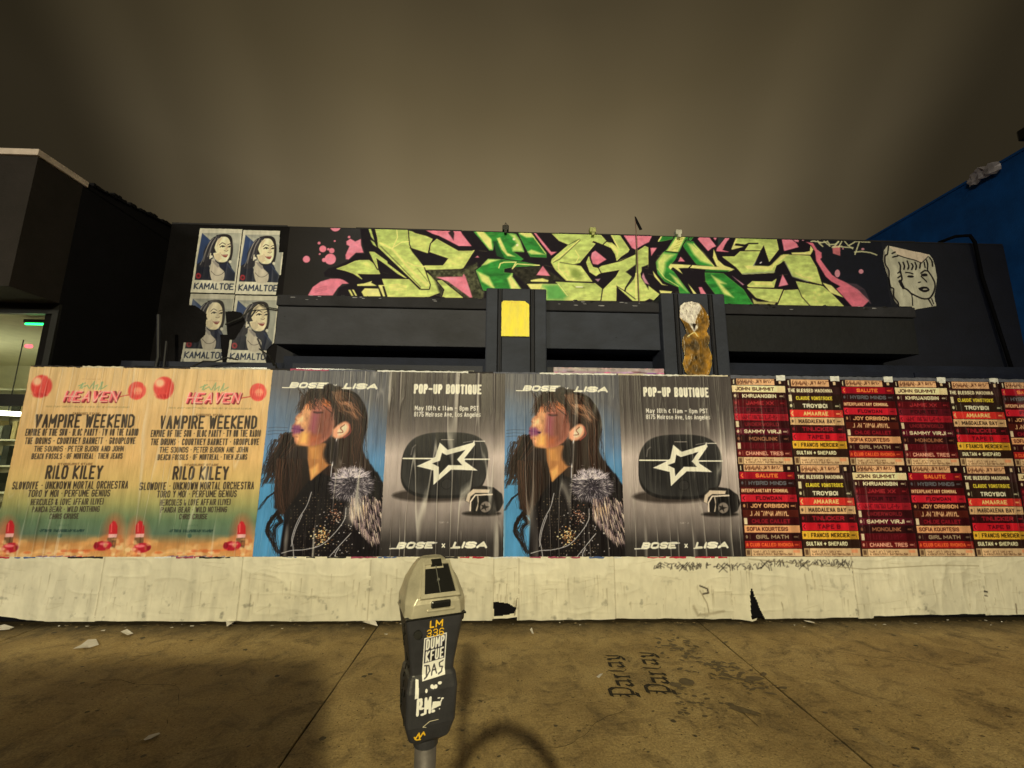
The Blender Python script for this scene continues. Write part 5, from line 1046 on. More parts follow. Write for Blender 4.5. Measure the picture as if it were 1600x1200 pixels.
c4 = clone(kc); c4.c *= .9; c4.cut([(-.1, KH*.78), (KW*.18, KH*.74), (KW*.30, KH*.6), (KW*.1, KH*.34), (-.1, KH*.34)], raw=True); c4.cut([(KW*.86, KH*.2), (KW+.1, KH*.42), (KW+.1, -.1), (KW*.9, -.1)], raw=True); c4.stroke([(KW*.3, KH*.77), (KW*.8, KH*.80), (KW+.02, KH*.78)], .012, (20, 18, 20), raw=True); c4.stroke([(KW*.5, KH*.78), (KW*.35, KH*.62)], .02, (20, 18, 20), raw=True); c4.stroke([(KW*.62, KH*.36), (KW*.9, .02)], .022, (22, 20, 22), raw=True)
hang('portrait_poster', c4, x0+KW+.012, z0-.01, 64, 'portrait poster crossed by a black cable and smears, lower right of the four', G_, 0, amp=.009, fx=6, Y=YB, crease_tint=.15, curl=lambda X, Z: .03*np.clip(.3-Z, 0, 1))

# ------------------------------------------------------------------ line drawing of a face pasted on the wall at right
px_ = lambda *p: [(1370+x*100/1043.0, 375+y*100/1043.0) for x, y in p]
q0 = on_y(1374, 492, YB); q1 = on_y(1466, 380, YB)
dc = Canvas(q0[0]-.08, q1[0]+.12, q0[2]-.05, q1[2]+.05, .005, (186, 180, 142), photo_map(YB), .0105)
DL = (30, 26, 24)
shp = [(160, 95), (240, 105), (560, 180), (850, 240), (905, 310), (945, 430), (975, 620), (960, 760), (930, 930), (965, 1080), (660, 1130), (550, 1160), (560, 1090), (350, 1085), (280, 1000), (220, 830), (180, 640), (110, 430), (85, 330), (100, 180)]
dc.keep(px_(*shp)); noise_tint(dc, .10, 10, 10, 5)
def dl(pts, w_=26, cv=True): dc.stroke(px_(*(curve(pts) if cv else pts)), w_*100/1043, DL)
dc.stroke(px_(*[(110, 200), (100, 350), (170, 520), (190, 700), (240, 860), (330, 1060)]), 3.4, (110, 104, 86), .7)
dl([(180, 110), (165, 230), (125, 270), (130, 400), (185, 500), (190, 640), (215, 770), (265, 800), (270, 930), (335, 1010), (345, 1080)], 22)
dc.poly(px_((190, 105), (560, 180), (850, 240), (715, 375), (600, 320), (330, 250)), (212, 192, 152)); dl([(330, 250), (480, 300), (600, 330), (715, 378)], 16); dl([(715, 378), (780, 320), (830, 270)], 12); dl([(240, 225), (290, 200)], 22); dl([(250, 285), (330, 265)], 22)
for p in ([(350, 370), (375, 430), (370, 520)], [(420, 370), (440, 430), (430, 480)], [(485, 350), (510, 430), (495, 480)], [(560, 390), (580, 430), (560, 485)], [(615, 370), (635, 430), (625, 485)], [(700, 390), (690, 460)], [(760, 370), (775, 450)], [(800, 330), (820, 400), (815, 480)], [(850, 290), (890, 350), (900, 430)]): dl(p, 24)
dl([(370, 520), (330, 545)], 20); dl([(375, 520), (400, 640), (370, 690), (400, 770), (480, 810), (560, 890)], 26); dl([(390, 580), (335, 620)], 20); dl([(370, 680), (420, 780)], 50, False)
dl([(460, 535), (520, 540), (580, 555)], 20); dc.ell(*px_((540, 600))[0], 5.4, 1.9, DL); dl([(710, 545), (770, 505), (830, 515)], 22); dc.ell(*px_((765, 575))[0], 5.4, 2.4, DL); dl([(715, 600), (765, 650), (800, 690)], 20); dl([(670, 695), (700, 690)], 18)
dc.poly(px_(*curve([(665, 790), (730, 765), (800, 770), (850, 810), (820, 845), (760, 855), (700, 830), (665, 790)])), DL); dc.ell(*px_((775, 808))[0], 3.4, .9, (180, 172, 140))
dl([(820, 500), (900, 620), (940, 730), (920, 850), (850, 950), (750, 960), (640, 920), (540, 870)], 24); dl([(560, 890), (570, 980), (575, 1070)], 18); dl([(830, 970), (890, 1070)], 22); dl([(885, 960), (915, 1040)], 18)
o = link_mesh('face_drawing', dc.mesh('face_drawing', -.006-creases(dc, 70, .006, 5)[0]), PM); o.location = (0, YB, 0)
tag(o, 'cut-out paper line drawing of a woman with a fringe on the dark wall', 'poster')

# yellow sheet and torn gold poster on the pilasters
YP = 4.605
a = on_y(784, 470, YP); c = on_y(826, 526, YP)
yc_ = Canvas(0, c[0]-a[0]+.005, 0, a[2]-c[2], .006, (232, 196, 34)); H_ = a[2]-c[2]; W_ = c[0]-a[0]
yc_.cut([(W_-.045, H_+.02), (W_-.04, H_), (W_+.03, H_-.06), (W_+.03, H_+.02)], raw=True); yc_.cut([(-.02, H_+.02), (-.02, H_-.04), (.03, H_+.02)], raw=True)
ry = random.Random(6)
for k in range(10): yc_.ell(ry.uniform(0, W_), ry.uniform(H_*.8, H_), .007, .004, (190, 150, 20), .6, soft=.005)
hang('yellow_sheet', yc_, a[0], c[2], 71, 'plain bright yellow sheet on the left pilaster', None, amp=.0025, fx=5, Y=YP-.002, crease_tint=.05, cat='poster')
shpg = [(1062, 478), (1068, 473), (1080, 471), (1092, 474), (1100, 482), (1107, 494), (1108, 508), (1104, 518), (1109, 526), (1108, 534), (1106, 540), (1112, 556), (1112, 570), (1108, 584), (1104, 590), (1080, 590), (1070, 582), (1066, 568), (1069, 556), (1065, 540), (1066, 528), (1072, 520), (1068, 508), (1061, 496)]
pg = Canvas(on_y(1056, 530, YP)[0], on_y(1118, 530, YP)[0], on_y(1090, 596, YP)[2], on_y(1090, 466, YP)[2], .005, (112, 78, 18), photo_map(YP), .0072)
X, Z = np.meshgrid(pg.xs, pg.zs); f_ = fbm(X*14, Z*14, 4, 5); pg.c *= (1+1.9*(f_-.47))[..., None]; pg.keep(shpg)
pg.poly([(1062, 478), (1068, 473), (1080, 471), (1092, 474), (1096, 482), (1090, 492), (1086, 504), (1090, 512), (1084, 520), (1076, 506), (1066, 500), (1061, 496)], (196, 184, 152), soft=1, tex=(40, 30, .35))
for k in range(26): x = random.uniform(1062, 1094); y = random.uniform(474, 506); pg.stroke([(x, y), (x+random.uniform(-4, 5), y+random.uniform(-3, 3))], 1, random.choice([(90, 74, 44), (230, 220, 190)]), .6)
pg.stroke([(p[0], p[1]) for p in shpg[9:19]], 1.4, (206, 176, 70), .9); pg.stroke([shpg[-1], shpg[-2], shpg[-3], shpg[-4], shpg[-5], shpg[-6]], 1.2, (176, 146, 60), .8); pg.stroke(curve([(1074, 526), (1084, 520), (1090, 526)]), 1.6, (210, 190, 110)); pg.poly([(1079, 506), (1088, 506), (1084, 516)], (30, 18, 10), soft=.5); pg.poly([(1104, 514), (1110, 520), (1106, 528)], (120, 90, 30))
o = link_mesh('gold_poster_remnant', pg.mesh('gold_poster_remnant', -.004-creases(pg, 75, .0035, 16, 14)[0]-.004*fbm(np.meshgrid(pg.xs, pg.zs)[0]*22, np.meshgrid(pg.xs, pg.zs)[1]*22, 6)), print_mat('gold_print', .35, .6)); o.location = (0, YP-.001, 0)
tag(o, 'torn gold poster remnant with a pale scrap on the right pilaster', 'poster')

# ================================================================== ground details
stc = mat('black_stencil_paint', (.022, .017, .012), .8, var=.4, scale=60)
def stencil(o0, o1, name, label):
    """blackletter word on the paving, nib drawn, o0 = foot of first letter, o1 = end"""
    A_ = on_ground(*o0); B_ = on_ground(*o1); d = (B_-A_); L_ = np.hypot(d[0], d[1]); ux = d/L_; uy = np.array([-ux[1], ux[0], 0])
    S = {'P': '10 16|16 36 45 42 31 11|06 26|02 13|04 14|00 20', 'a': '04 34 30 41|31 10 01 12', 'r': '04 13 10 00 20|13 24 34', 'f': '26 15 10|04 24|10 00', 'l': '06 15 11 20 30', 'y': '04 13 11 20 30|34 30 2a 0a|03 14'}
    word = 'Parlay'; wid = {'P': .95, 'a': .8, 'r': .6, 'l': .5, 'y': .85}; x = 0; tot = sum(wid[c] for c in word)*1.02; s = BM(); h = .178; nib = np.array([.0085, .012])
    for ch in word:
        w_ = wid[ch]/tot*L_
        for pl in S[ch].split('|'):
            P_ = [(x+.06*w_+(int(p[0])/4)*w_*.8, (-.16 if p[1] == 'a' else int(p[1])/6)*h*(1.0 if ch == 'P' else .86)) for p in pl.split()]
            for p, q in zip(P_[:-1], P_[1:]):
                u = [(p[0]-nib[0], p[1]-nib[1]), (p[0]+nib[0], p[1]+nib[1]), (q[0]+nib[0], q[1]+nib[1]), (q[0]-nib[0], q[1]-nib[1])]
                dd = np.subtract(q, p)
                if abs(dd[0]*nib[1]-dd[1]*nib[0]) < 4e-4: u = [(p[0]-.006, p[1]+.006), (p[0]+.006, p[1]-.006), (q[0]+.006, q[1]-.006), (q[0]-.006, q[1]+.006)]
                s.face([tuple(A_+ux*a+uy*b_+np.array([0, 0, .0042+random.uniform(0, .0006)])) for a, b_ in u])
        x += w_
    return tag(s.build(name, stc), label, 'stencil', 'stencilled words on the paving')
stencil((999, 1091), (965, 1021), 'pavement_stencil', 'left of the two black blackletter words stencilled on the paving')
stencil((1056, 1087), (1017, 1017), 'pavement_stencil', 'right of the two black blackletter words stencilled on the paving')
# dark spills on the paving
spill = mat('dark_spill', (.13, .098, .052), .6, var=.35, scale=25, bump=.2)
def blot(cx, cy, rx, ry, rot=0, n=16, jag=.3, seed=0, z=.0032):
    rb = random.Random(seed); o_ = []
    for i in range(n):
        a = i*2*math.pi/n; r = 1+rb.uniform(-jag, jag); x = rx*r*math.cos(a); y = ry*r*math.sin(a)
        o_.append((cx+x*math.cos(rot)-y*math.sin(rot), cy+x*math.sin(rot)+y*math.cos(rot), z+seed*.00002))
    return o_
s = BM(); rb = random.Random(9)
def G2(px, py): q = on_ground(px, py); return q[0], q[1]
x, y = G2(1160, 1110); s.face(blot(x, y, .10, .035, -.6, seed=1))
pts = [G2(1133, 1098), G2(1150, 1104), G2(1163, 1115), G2(1175, 1127), G2(1188, 1138)]; s2 = [(.004, 0), (.02, .03), (.028, .03), (.012, .02), (.006, .004)]
up = [(p[0]-.004, p[1]+w_[1], .0040) for p, w_ in zip(pts, s2)]; dn = [(p[0], p[1]-w_[0], .0040) for p, w_ in zip(pts, s2)]
s.face(up+dn[::-1])
tag(s.build('long_spill', spill), 'long tapering dark drip on the paving right of the stencils', 'stain')
s = BM()
for k in range(170):
    t_ = rb.random(); px = 1040+t_*150+rb.gauss(0, 14); py = 1000+t_*75+rb.gauss(0, 9)
    x, y = G2(px, py); r = rb.uniform(.004, .020); s.face(blot(x, y, r*1.7, r*.8, rb.uniform(-1, 1), 9, .35, k+3))
for k in range(40):
    px = rb.uniform(1060, 1130); py = rb.uniform(1075, 1125); x, y = G2(px, py); r = rb.uniform(.004, .014); s.face(blot(x, y, r*1.4, r, 0, 8, .3, k+100))
x, y = G2(1074, 1067); s.face(blot(x, y, .055, .05, 0, 14, .12, 160)); x, y = G2(1056, 1071); s.face(blot(x, y, .04, .03, 0, 10, .3, 161)); x, y = G2(1180, 1062); s.face(blot(x, y, .07, .035, 0, 12, .3, 163))
for k in range(60):
    px = rb.uniform(60, 1580); py = rb.uniform(1000, 1190); x, y = G2(px, py); r = rb.uniform(.003, .010); s.face(blot(x, y, r*1.5, r, rb.uniform(-1, 1), 8, .3, k+180))
tag(s.build('spatter_stains', spill), kind='stuff')
tag(bpy.data.objects['spatter_stains'], 'dark spatter and spots across the concrete beside the stencils')
s = BM(); rb = random.Random(55)
def crack(p, ang, L_, w_):
    x, y = p; n = int(L_/.05); P_ = []
    for i in range(n):
        P_.append((x, y)); ang += rb.uniform(-.35, .35); x += .05*math.cos(ang); y += .05*math.sin(ang)
    for (a, b_), (c, d) in zip(P_[:-1], P_[1:]):
        q = rb.uniform(.5, 1.3)*w_; s.face([(a, b_-q, .0036), (c, d-q*.8, .0036), (c, d+q*.8, .0036), (a, b_+q, .0036)])
crack((-3.9, 2.5), .9, 1.9, .0022); crack((2.4, 3.9), -.5, 2.2, .0022); crack((.1, 2.55), .05, .9, .0016); crack((-2.0, 2.4), 1.3, 1.6, .002); crack((3.3, 2.6), .4, 1.8, .002); crack((-.7, 4.0), -.3, .9, .0015)
tag(s.build('hairline_cracks', dirt), 'hairline cracks wandering across the concrete slabs', kind='stuff')
s = BM()
for k in range(46):
    x = rb.uniform(-4.4, 5.4); y = rb.uniform(2.35, 4.15); r = rb.uniform(.008, .022); s.face(blot(x, y, r, r*.9, 0, 10, .18, 300+k, .0034))
tag(s.build('gum_spots', mat('old_gum', (.10, .08, .05), .8, var=.4)), 'old flattened gum spots scattered on the concrete', kind='stuff')
s = BM()
for k in range(2600):
    x = rb.uniform(-4.6, 5.6); y = rb.uniform(2.3, 4.2); r = rb.uniform(.0012, .0042)
    s.face([(x+r*math.cos(q)*rb.uniform(.7, 1.4), y+r*math.sin(q)*rb.uniform(.7, 1.4), .0034+(k % 7)*.0002) for q in (0, 1.3, 2.6, 3.9, 5.1)])
tag(s.build('dark_specks', dirt), 'fine dark specks peppering the concrete', kind='stuff')
# scraps of paper, leaves and grit
pap = mat('litter_paper', base((206, 196, 158)), .8, var=.12, scale=30)
def scrap(pix, label, lift=.006, m=pap):
    P_ = [on_ground(*p) for p in pix]; s = BM(); c_ = sum(P_)/len(P_); rb = random.Random(int(pix[0][0]))
    vs = [s.b.verts.new((p[0]-c_[0], p[1]-c_[1], rb.uniform(.002, lift+.012))) for p in P_]; v0 = s.b.verts.new((0, 0, lift*.5+.002))
    for i in range(len(vs)): s.b.faces.new((vs[i], vs[(i+1) % len(vs)], v0))
    o = s.build('paper_scrap', m); o.location = (c_[0], c_[1], .002); md = o.modifiers.new('t', 'SOLIDIFY'); md.thickness = .0012; return tag(o, label, 'litter', 'paper scraps on the paving')
scrap([(114, 1015), (127, 1008), (137, 1002), (150, 1000), (154, 1010), (140, 1013), (128, 1016)], 'triangular pale paper scrap on the left paving, largest of the litter')
scrap([(224, 1157), (232, 1151), (248, 1146), (250, 1150), (236, 1156), (226, 1160)], 'thin white paper sliver on the shaded paving at lower left')
scrap([(-8, 981), (6, 979), (22, 981), (14, 986), (-6, 986)], 'pale paper scrap at the far left foot of the hoarding')
scrap([(188, 990), (198, 986), (208, 991), (199, 996)], 'small tan paper scrap near the hoarding above the triangular one')
scrap([(352, 975), (358, 970), (366, 973), (362, 981), (354, 981)], 'crumpled pale paper bit against the white hoarding foot at left', .03)
scrap([(566, 978), (576, 973), (586, 976), (590, 981), (574, 982)], 'crumpled paper bit at the foot of the hoarding left of the meter', .03)
scrap([(932, 1060), (938, 1054), (942, 1057), (936, 1062)], 'tiny white fleck beside the left stencilled word')
scrap([(1256, 973), (1264, 971), (1272, 975), (1274, 979), (1262, 976)], 'curved pale scrap at the foot of the hoarding below the tear', .02)
scrap([(828, 985), (831, 983), (834, 992), (831, 993)], 'tiny white sliver on the paving right of the meter')
s = BM(); rb = random.Random(77)
for k in range(420):
    x = rb.uniform(-4.8, 6.5); y = HOARD-.02-abs(rb.gauss(0, .10)); r = rb.uniform(.003, .012); a = rb.uniform(0, 3); z = rb.uniform(.004, .012)
    s.face([(x+r*math.cos(a+q)*(1.6 if i % 2 else .8), y+r*math.sin(a+q), z+rb.uniform(-.002, .006)) for i, q in enumerate((0, 1.6, 3.1, 4.7))])
for k in range(80):
    x = rb.uniform(-4.2, 5.0); y = rb.uniform(2.4, 4.1); r = rb.uniform(.002, .006); s.face([(x+r*math.cos(q), y+r*math.sin(q), .006) for q in (0, 1.5, 3.2, 4.6)])
o = s.build('grit', mat('leaf_grit', (.20, .15, .085), .9, var=.7, scale=14)); tag(o, 'grit and leaf crumbs gathered on the paving along the hoarding', kind='stuff')
s = BM()
for k in range(34):
    x = rb.uniform(-4.7, 6.0); y = HOARD-.03-abs(rb.gauss(0, .12)); r = rb.uniform(.004, .014); a = rb.uniform(0, 3)
    s.face([(x+r*math.cos(a+q)*1.6, y+r*math.sin(a+q), rb.uniform(.006, .014)) for q in (0, 1.7, 3.3, 4.5)])
tag(s.build('paper_crumbs', pap), 'pale paper crumbs strewn along the foot of the hoarding', kind='stuff')

# ================================================================== parking meter
MX, MY = -.130, .900
MT = empty('parking_meter', (MX, MY, 0), math.radians(21), 'grey parking meter with a silver top and stickers, alone in the foreground', 'parking meter')
silver = mat('cast_silver', base((166, 155, 112)), .36, .25, var=.22, scale=22, bump=.10, bscale=120, spec=.5)
mgrey = mat('meter_grey_paint', base((45, 43, 37)), .42, 0, var=.26, scale=25, bump=.10, bscale=200, spec=.5)
blk_ = mat('black_plastic', (.012, .012, .012), .25, var=.1, spec=.5)
def sec(z, hw, yf, yb, ch, n=3, zf=None):
    """chamfered rectangle ring; zf lifts or lowers the front edge"""
    cy = (yf+yb)/2; o_ = []
    zf = z if zf is None else zf
    for cx_, cy_, a0 in ((hw-ch, yf+ch, -90), (hw-ch, yb-ch, 0), (-hw+ch, yb-ch, 90), (-hw+ch, yf+ch, 180)):
        for k in range(n+1):
            a = math.radians(a0+90*k/n); x = cx_+ch*math.cos(a); y = cy_+ch*math.sin(a); f_ = (yb-y)/(yb-yf); o_.append((x, y, z+(zf-z)*f_))
    return o_
BODY = [(1.052, .024, -.020, .022, .010), (1.064, .038, -.034, .034, .010), (1.092, .0465, -.042, .042, .009), (1.150, .0485, -.045, .045, .008), (1.171, .0455, -.041, .041, .008), (1.177, .0415, -.037, .038, .008), (1.190, .0425, -.038, .039, .008), (1.235, .0495, -.044, .045, .009), (1.277, .0565, -.049, .050, .009), (1.283, .0565, -.049, .050, .009)]
o = BM().loft([sec(*b_) for b_ in BODY]).build('housing', mgrey, MT)
m_ = o.modifiers.new('b', 'BEVEL'); m_.width = .0015; m_.segments = 2
TOPS = [(1.283, .0590, -.052, .052, .012, 1.280), (1.307, .0585, -.053, .052, .014, 1.304), (1.317, .0560, -.050, .050, .018, 1.314), (1.340, .0500, -.034, .046, .020, 1.334), (1.359, .0375, -.016, .040, .016, 1.357), (1.370, .0280, -.006, .034, .012, 1.369), (1.3745, .0200, -.001, .028, .008, 1.3745)]
o = BM().loft([sec(z, hw, yf, yb, ch, 1, zf) for z, hw, yf, yb, ch, zf in TOPS]).build('dome', silver, MT)
m_ = o.modifiers.new('b', 'BEVEL'); m_.width = .0016; m_.segments = 2
for x_ in (-1, 1):
    BM().tube([(x_*.0595, .012, 1.294), (x_*.0608, .012, 1.294)], .0035, 12).build('screw', blk_, MT)
BM().box(-.058, .058, -.0535, .0525, 1.2785, 1.2815, bev=.0008).build('seam', blk_, MT)
# sloping solar window in a raised frame
def slope(u, v, off=0.0):
    """u -1..1 across, v 0..1 up the sloping front"""
    zb_, yb_ = 1.316, -.0505; zt_, yt_ = 1.366, -.0065; n = np.array([0, -(zt_-zb_), (yt_-yb_)]); n = n/np.linalg.norm(n); n = np.array([0, n[1], abs(n[2])])
    hw = .031-.008*v; p = np.array([.006+u*hw, yb_+(yt_-yb_)*v, zb_+(zt_-zb_)*v])+n*off; return tuple(p)
s = BM()
fr = [(-1.22, -.06), (1.22, -.06), (1.22, 1.04), (-1.22, 1.04)]; inn = [(-1, .05), (1, .05), (1, .92), (-1, .92)]
a = [s.b.verts.new(slope(u, v, .0035)) for u, v in fr]; b_ = [s.b.verts.new(slope(u, v, .0045)) for u, v in inn]; c = [s.b.verts.new(slope(u, v, .0005)) for u, v in inn]; d = [s.b.verts.new(slope(u, v, -.004)) for u, v in fr]
for i in range(4):
    j = (i+1) % 4; s.b.faces.new((a[i], a[j], b_[j], b_[i])); s.b.faces.new((b_[i], b_[j], c[j], c[i])); s.b.faces.new((d[i], d[j], a[j], a[i]))
s.build('window_frame', silver, MT)
s = BM().face([slope(u, v, .0012) for u, v in inn]); s.build('solar_window', blk_, MT)
BM().tube([slope(0.0, .08, .003), slope(-.05, .5, .003), slope(-.1, .88, .003)], .0009, 6).build('wiper_line', mat('grey_line', (.12, .12, .11), .4), MT)
BM().tube([slope(-.03, .44, .002), slope(-.03, .44, .005)], .0028, 12).build('sensor', mat('grey_line', (.12, .12, .11), .4), MT)
s = BM(); p = [slope(-.42, .90, .006), slope(.42, .90, .006), slope(.42, 1.08, .005), slope(-.42, 1.08, .005)]; q = [slope(-.5, .86, .001), slope(.5, .86, .001), slope(.5, 1.12, 0), slope(-.5, 1.12, 0)]; s.loft([q, p]); s.build('latch', blk_, MT)
# card slot lip
o = BM().box(-.012, .026, -.0575, -.050, 1.2955, 1.3085, bev=.003).build('card_slot', blk_, MT)
BM().box(-.020, .034, -.0555, -.049, 1.2895, 1.2940, bev=.0015).build('slot_lip', silver, MT)
BM().tube([(.055, .0, 1.262), (.066, .0, 1.262)], .0125, 16).build('knob', blk_, MT)
BM().tube([(-.034, -.0465, 1.252), (-.034, -.0525, 1.252)], .0075, 16).build('coin_lock', mat('dark_lock', (.02, .02, .019), .5), MT)
BM().tube([(0, 0, .0), (0, 0, 1.056)], .0205, 24).build('pole', mat('galvanised_pole', base((96, 88, 70)), .5, .4, var=.25, scale=20), MT, smooth=True)
BM().tube([(0, 0, .0), (0, 0, .012)], .055, 24).build('base_collar', silver, MT)
BM().tube([(.0, 0, 1.040), (0, 0, 1.056)], .0235, 20).build('pole_collar', mgrey, MT)
# cycle loop clamped round the pole, below the frame of view; it casts the curved shadow on the paving
lp_ = []
for k in range(33):
    a = k*2*math.pi/32; lp_.append((.215+.235*math.cos(a), -.02, .70+.235*math.sin(a)))
lo = BM().tube(lp_, .030, 10, cap=False).build('cycle_loop', mat('galvanised_pole', base((96, 88, 70)), .5, .4), MT, smooth=True); lo.rotation_euler = (0, 0, math.radians(-21))
# stickers and marks on the front
def front_y(z): 
    zz = [b_[0] for b_ in BODY]; return float(np.interp(z, zz, [b_[2] for b_ in BODY]))
def decal(name, x0, x1, z0, z1, draw, bgc=(255, 255, 255), bgalpha=0, cell=.0009, slant=0.0, lab=None):
    c = Canvas(x0, x1, z0, z1, cell, bgc); c.a[:] = 1 if bgalpha else 0; c0 = c.c.copy(); draw(c)
    if not bgalpha: c.a = (np.abs(c.c-c0).sum(-1) > 60).astype(float)
    X, Z = np.meshgrid(c.xs, c.zs); yo = np.vectorize(front_y)(c.zs)[:, None]-.0009+0*X
    me = c.mesh(name, yo, zw=slant*(X-x0)); o = link_mesh(name, me, print_mat('sticker_vinyl', .4, .5, bump=.15), MT)
    if lab: o['label'] = lab
    return o
YE = (226, 168, 34)
def d1(c): c.text('LM', (-.012, 1.2590), (.014, 1.2590), .0145, .0034, YE, raw=True); c.text('336', (-.017, 1.2430), (.017, 1.2430), .0145, .0026, YE, raw=True, gap=.0016)
decal('number_marking', -.02, .02, 1.241, 1.275, d1, (0, 0, 0))
def d2(c):
    c.poly([(-.0185, 1.1965), (.0205, 1.1965), (.0205, 1.2405), (-.0185, 1.2405)], (24, 20, 20), raw=True)
    c.text('DUMP', (-.0165, 1.2195), (.0190, 1.2195), .0200, .0030, (240, 232, 214), raw=True, gap=.0014); c.text('KFUE', (-.0160, 1.1975), (.0188, 1.1975), .0200, .0030, (240, 232, 214), raw=True, gap=.0014)
    for p in ([(-.0165, 1.192), (-.0085, 1.190), (-.0060, 1.180), (-.0120, 1.173), (-.0165, 1.171)], [(-.0125, 1.190), (-.0125, 1.174)], [(-.003, 1.173), (.0015, 1.190), (.0065, 1.174)], [(-.001, 1.180), (.005, 1.180)], [(.0185, 1.192), (.0115, 1.190), (.0125, 1.183), (.0180, 1.181), (.0160, 1.174), (.0100, 1.172)]): c.stroke(p, .0022, (22, 18, 18), raw=True)
decal('sticker', -.0205, .0225, 1.168, 1.2425, d2, (232, 222, 196), 1, slant=.10, lab='black and white lettered sticker on the meter front')
def d3(c):
    rb = random.Random(3); W3 = (226, 216, 190)
    c.text('PM', (-.030, 1.112), (-.002, 1.112), .030, .0056, W3, raw=True)
    for k in range(16): x = rb.uniform(-.034, .020); z = rb.uniform(1.112, 1.162); c.ell(x, z, rb.uniform(.001, .0045), rb.uniform(.001, .004), W3)
    c.poly([(-.034, 1.142), (-.026, 1.142), (-.027, 1.172), (-.033, 1.174)], W3, raw=True); c.poly([(-.002, 1.118), (.016, 1.122), (.014, 1.130), (0, 1.132)], W3, raw=True); c.stroke([(.010, 1.124), (.018, 1.134), (.014, 1.122), (.008, 1.130)], .0018, W3, raw=True)
decal('white_paint_scrape', -.037, .024, 1.110, 1.178, d3, (0, 0, 0))
def d4(c):
    c.stroke([(-.028, 1.072), (-.022, 1.082), (-.020, 1.072), (-.014, 1.082), (-.011, 1.076)], .0034, YE, raw=True); c.stroke([(-.030, 1.076), (-.026, 1.070), (-.018, 1.069)], .003, YE, raw=True); c.stroke([(-.010, 1.090), (-.016, 1.092), (-.004, 1.099), (.012, 1.099)], .0018, (196, 182, 130), raw=True)
decal('yellow_marker_tag', -.034, .016, 1.0665, 1.103, d4, (0, 0, 0))
# scratches and marker on the left flank
s = BM(); rb = random.Random(14); prev = None
for k in range(15):
    z = 1.09+.012*k; hw = float(np.interp(z, [b_[0] for b_ in BODY], [b_[1] for b_ in BODY])); x = -hw-.0012
    y0 = rb.uniform(-.028, .02); y1 = y0+rb.uniform(-.012, .014); s.tube([(x, y0, z), (x, y1, z+rb.uniform(.004, .016))], .0011, 5)
s.build('marker_scrawl', blk_, MT)

# ================================================================== street side, behind the view: parked van and street lamps
vanp = mat('white_van_paint', (.62, .62, .6), .3, .0, var=.04, bump=0, spec=.5); tyre = mat('tyre_rubber', (.02, .02, .02), .9); vg = mat('van_glass', (.01, .012, .014), .08, spec=.6, bump=0)
VN = empty('parked_van', (-3.2, -1.25, -.145), label='white panel van parked at the kerb behind the viewpoint, left of the meter', cat='van')
prof = [(-2.5, .35), (-2.55, 1.0), (-2.45, 1.95), (-2.3, 2.03), (1.80, 2.03), (1.98, 1.90), (2.40, 1.15), (2.95, .98), (3.12, .6), (3.08, .35)]
s = BM().prism(prof, -.95, .95); o = s.build('body', vanp, VN); m_ = o.modifiers.new('b', 'BEVEL'); m_.width = .05; m_.segments = 3
for x in (-1.65, 2.15):
    for y in (-.86, .86):
        wh = BM().tube([(x, y-.11, .33), (x, y+.11, .33)], .33, 24).build('wheel', tyre, VN); BM().tube([(x, y-.115, .33), (x, y+.115, .33)], .19, 16).build('rim', silver, wh)
BM().face([(2.01, -.8, 1.86), (2.01, .8, 1.86), (2.40, .85, 1.17), (2.40, -.85, 1.17)]).build('windscreen', vg, VN)
for y in (-.955, .955): BM().face([(1.2, y, 1.2), (2.2, y, 1.2), (1.9, y, 1.75), (1.2, y, 1.75)]).build('side_window', vg, VN)
for y in (-.7, .7): BM().box(3.06, 3.13, y-.15, y+.15, .68, .86, bev=.02).build('headlight', mat('headlight_glass', (.5, .5, .5), .1), VN)
VN.location.x = -2.80
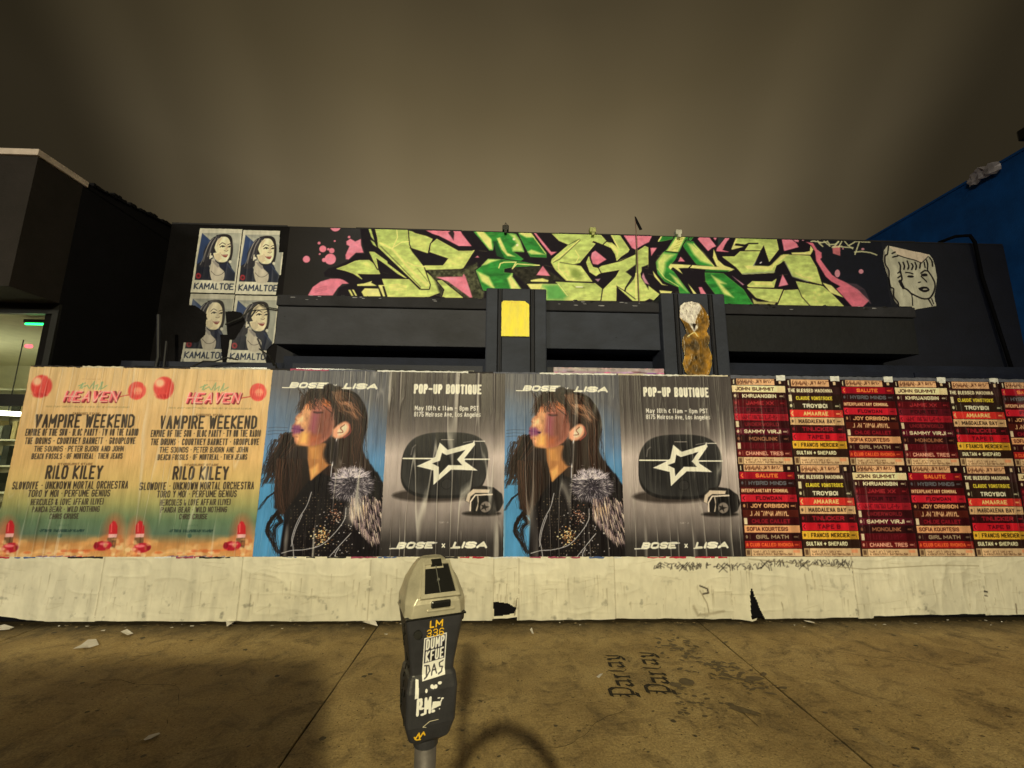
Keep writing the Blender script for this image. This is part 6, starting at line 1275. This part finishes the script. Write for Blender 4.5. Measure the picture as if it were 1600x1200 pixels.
def street_lamp(x, y, h, watts, col, label, arm=2.0, rad=.26):
    L_ = empty('street_lamp', (x, y, -.005), label=label, cat='street lamp', group='street lamps across the road')
    BM().tube([(0, 0, 0), (0, 0, .5), (0, 0, h+.15), (0, arm*.4, h+.45), (0, arm, h+.30)], [.11, .09, .06, .05, .04], 14).build('pole', silver, L_, smooth=True)
    BM().box(-.16, .16, arm-.1, arm+.55, h+.2, h+.34, bev=.03).build('head', silver, L_)
    ld = bpy.data.lights.new('street_lamp_light', 'SPOT'); ld.energy = watts; ld.color = col; ld.shadow_soft_size = rad; ld.spot_size = math.radians(57); ld.spot_blend = 1.0
    lo_ = bpy.data.objects.new('lamp_light', ld); COL.objects.link(lo_); lo_.parent = L_; lo_.location = (0, arm+.2, h+.12); lo_.rotation_euler = (math.radians(71), 0, 0)
    return L_
street_lamp(.25, -13.6, 7.3, 11600, (1.0, .88, .51), 'street lamp across the road straight behind the viewpoint', 1.6)
# lit shop sign across the road on the left, a broad low source
SG = empty('shop_sign', (-11.5, -13.6, 0), math.radians(-22), 'long lit box sign on a shop across the road behind the viewpoint', 'sign')
BM().box(-2.6, 2.6, -.35, -.02, 5.2, 6.4, bev=.03).build('sign_box', frm, SG)
BM().box(-2.5, 2.5, -.015, .0, 5.3, 6.3).build('sign_face', mat('lit_sign_face', (.8, .8, .75), .5, emit=(1, .93, .75), estr=2, bump=0), SG)
for x in (-2.2, 2.2): BM().box(x-.08, x+.08, -.3, -.14, 0, 5.2).build('post', frm, SG)
ld = bpy.data.lights.new('sign_light', 'AREA'); ld.shape = 'RECTANGLE'; ld.size = 5; ld.size_y = 1; ld.energy = 1000; ld.color = (1, .93, .66)
lo_ = bpy.data.objects.new('sign_light', ld); COL.objects.link(lo_); lo_.parent = SG; lo_.location = (0, .02, 5.8); lo_.rotation_euler = (math.radians(90), 0, math.radians(0))

RW = empty('shop_row', (0, -17, 0), label='dark low row of shops across the road behind the viewpoint', cat='building')
x = -46; rs = random.Random(12); k = 0
for x in range(-46, 44, 9):
    h = rs.uniform(4.6, 6.2) if not -19 < x < -3 else 4.9
    f_ = BM().box(x, x+8.96, -6, 1.2, -.005, h, bev=.03).build('wall', mat('row_wall_'+('grey', 'brown', 'tan')[k % 3], [(.10, .10, .10), (.13, .10, .07), (.18, .15, .11)][k % 3], .85), RW)
    for q_ in (1.0, 4.8): BM().box(x+q_, x+q_+2.9, 1.19, 1.23, .6, 2.7).build('window', vg, f_)
    k += 1
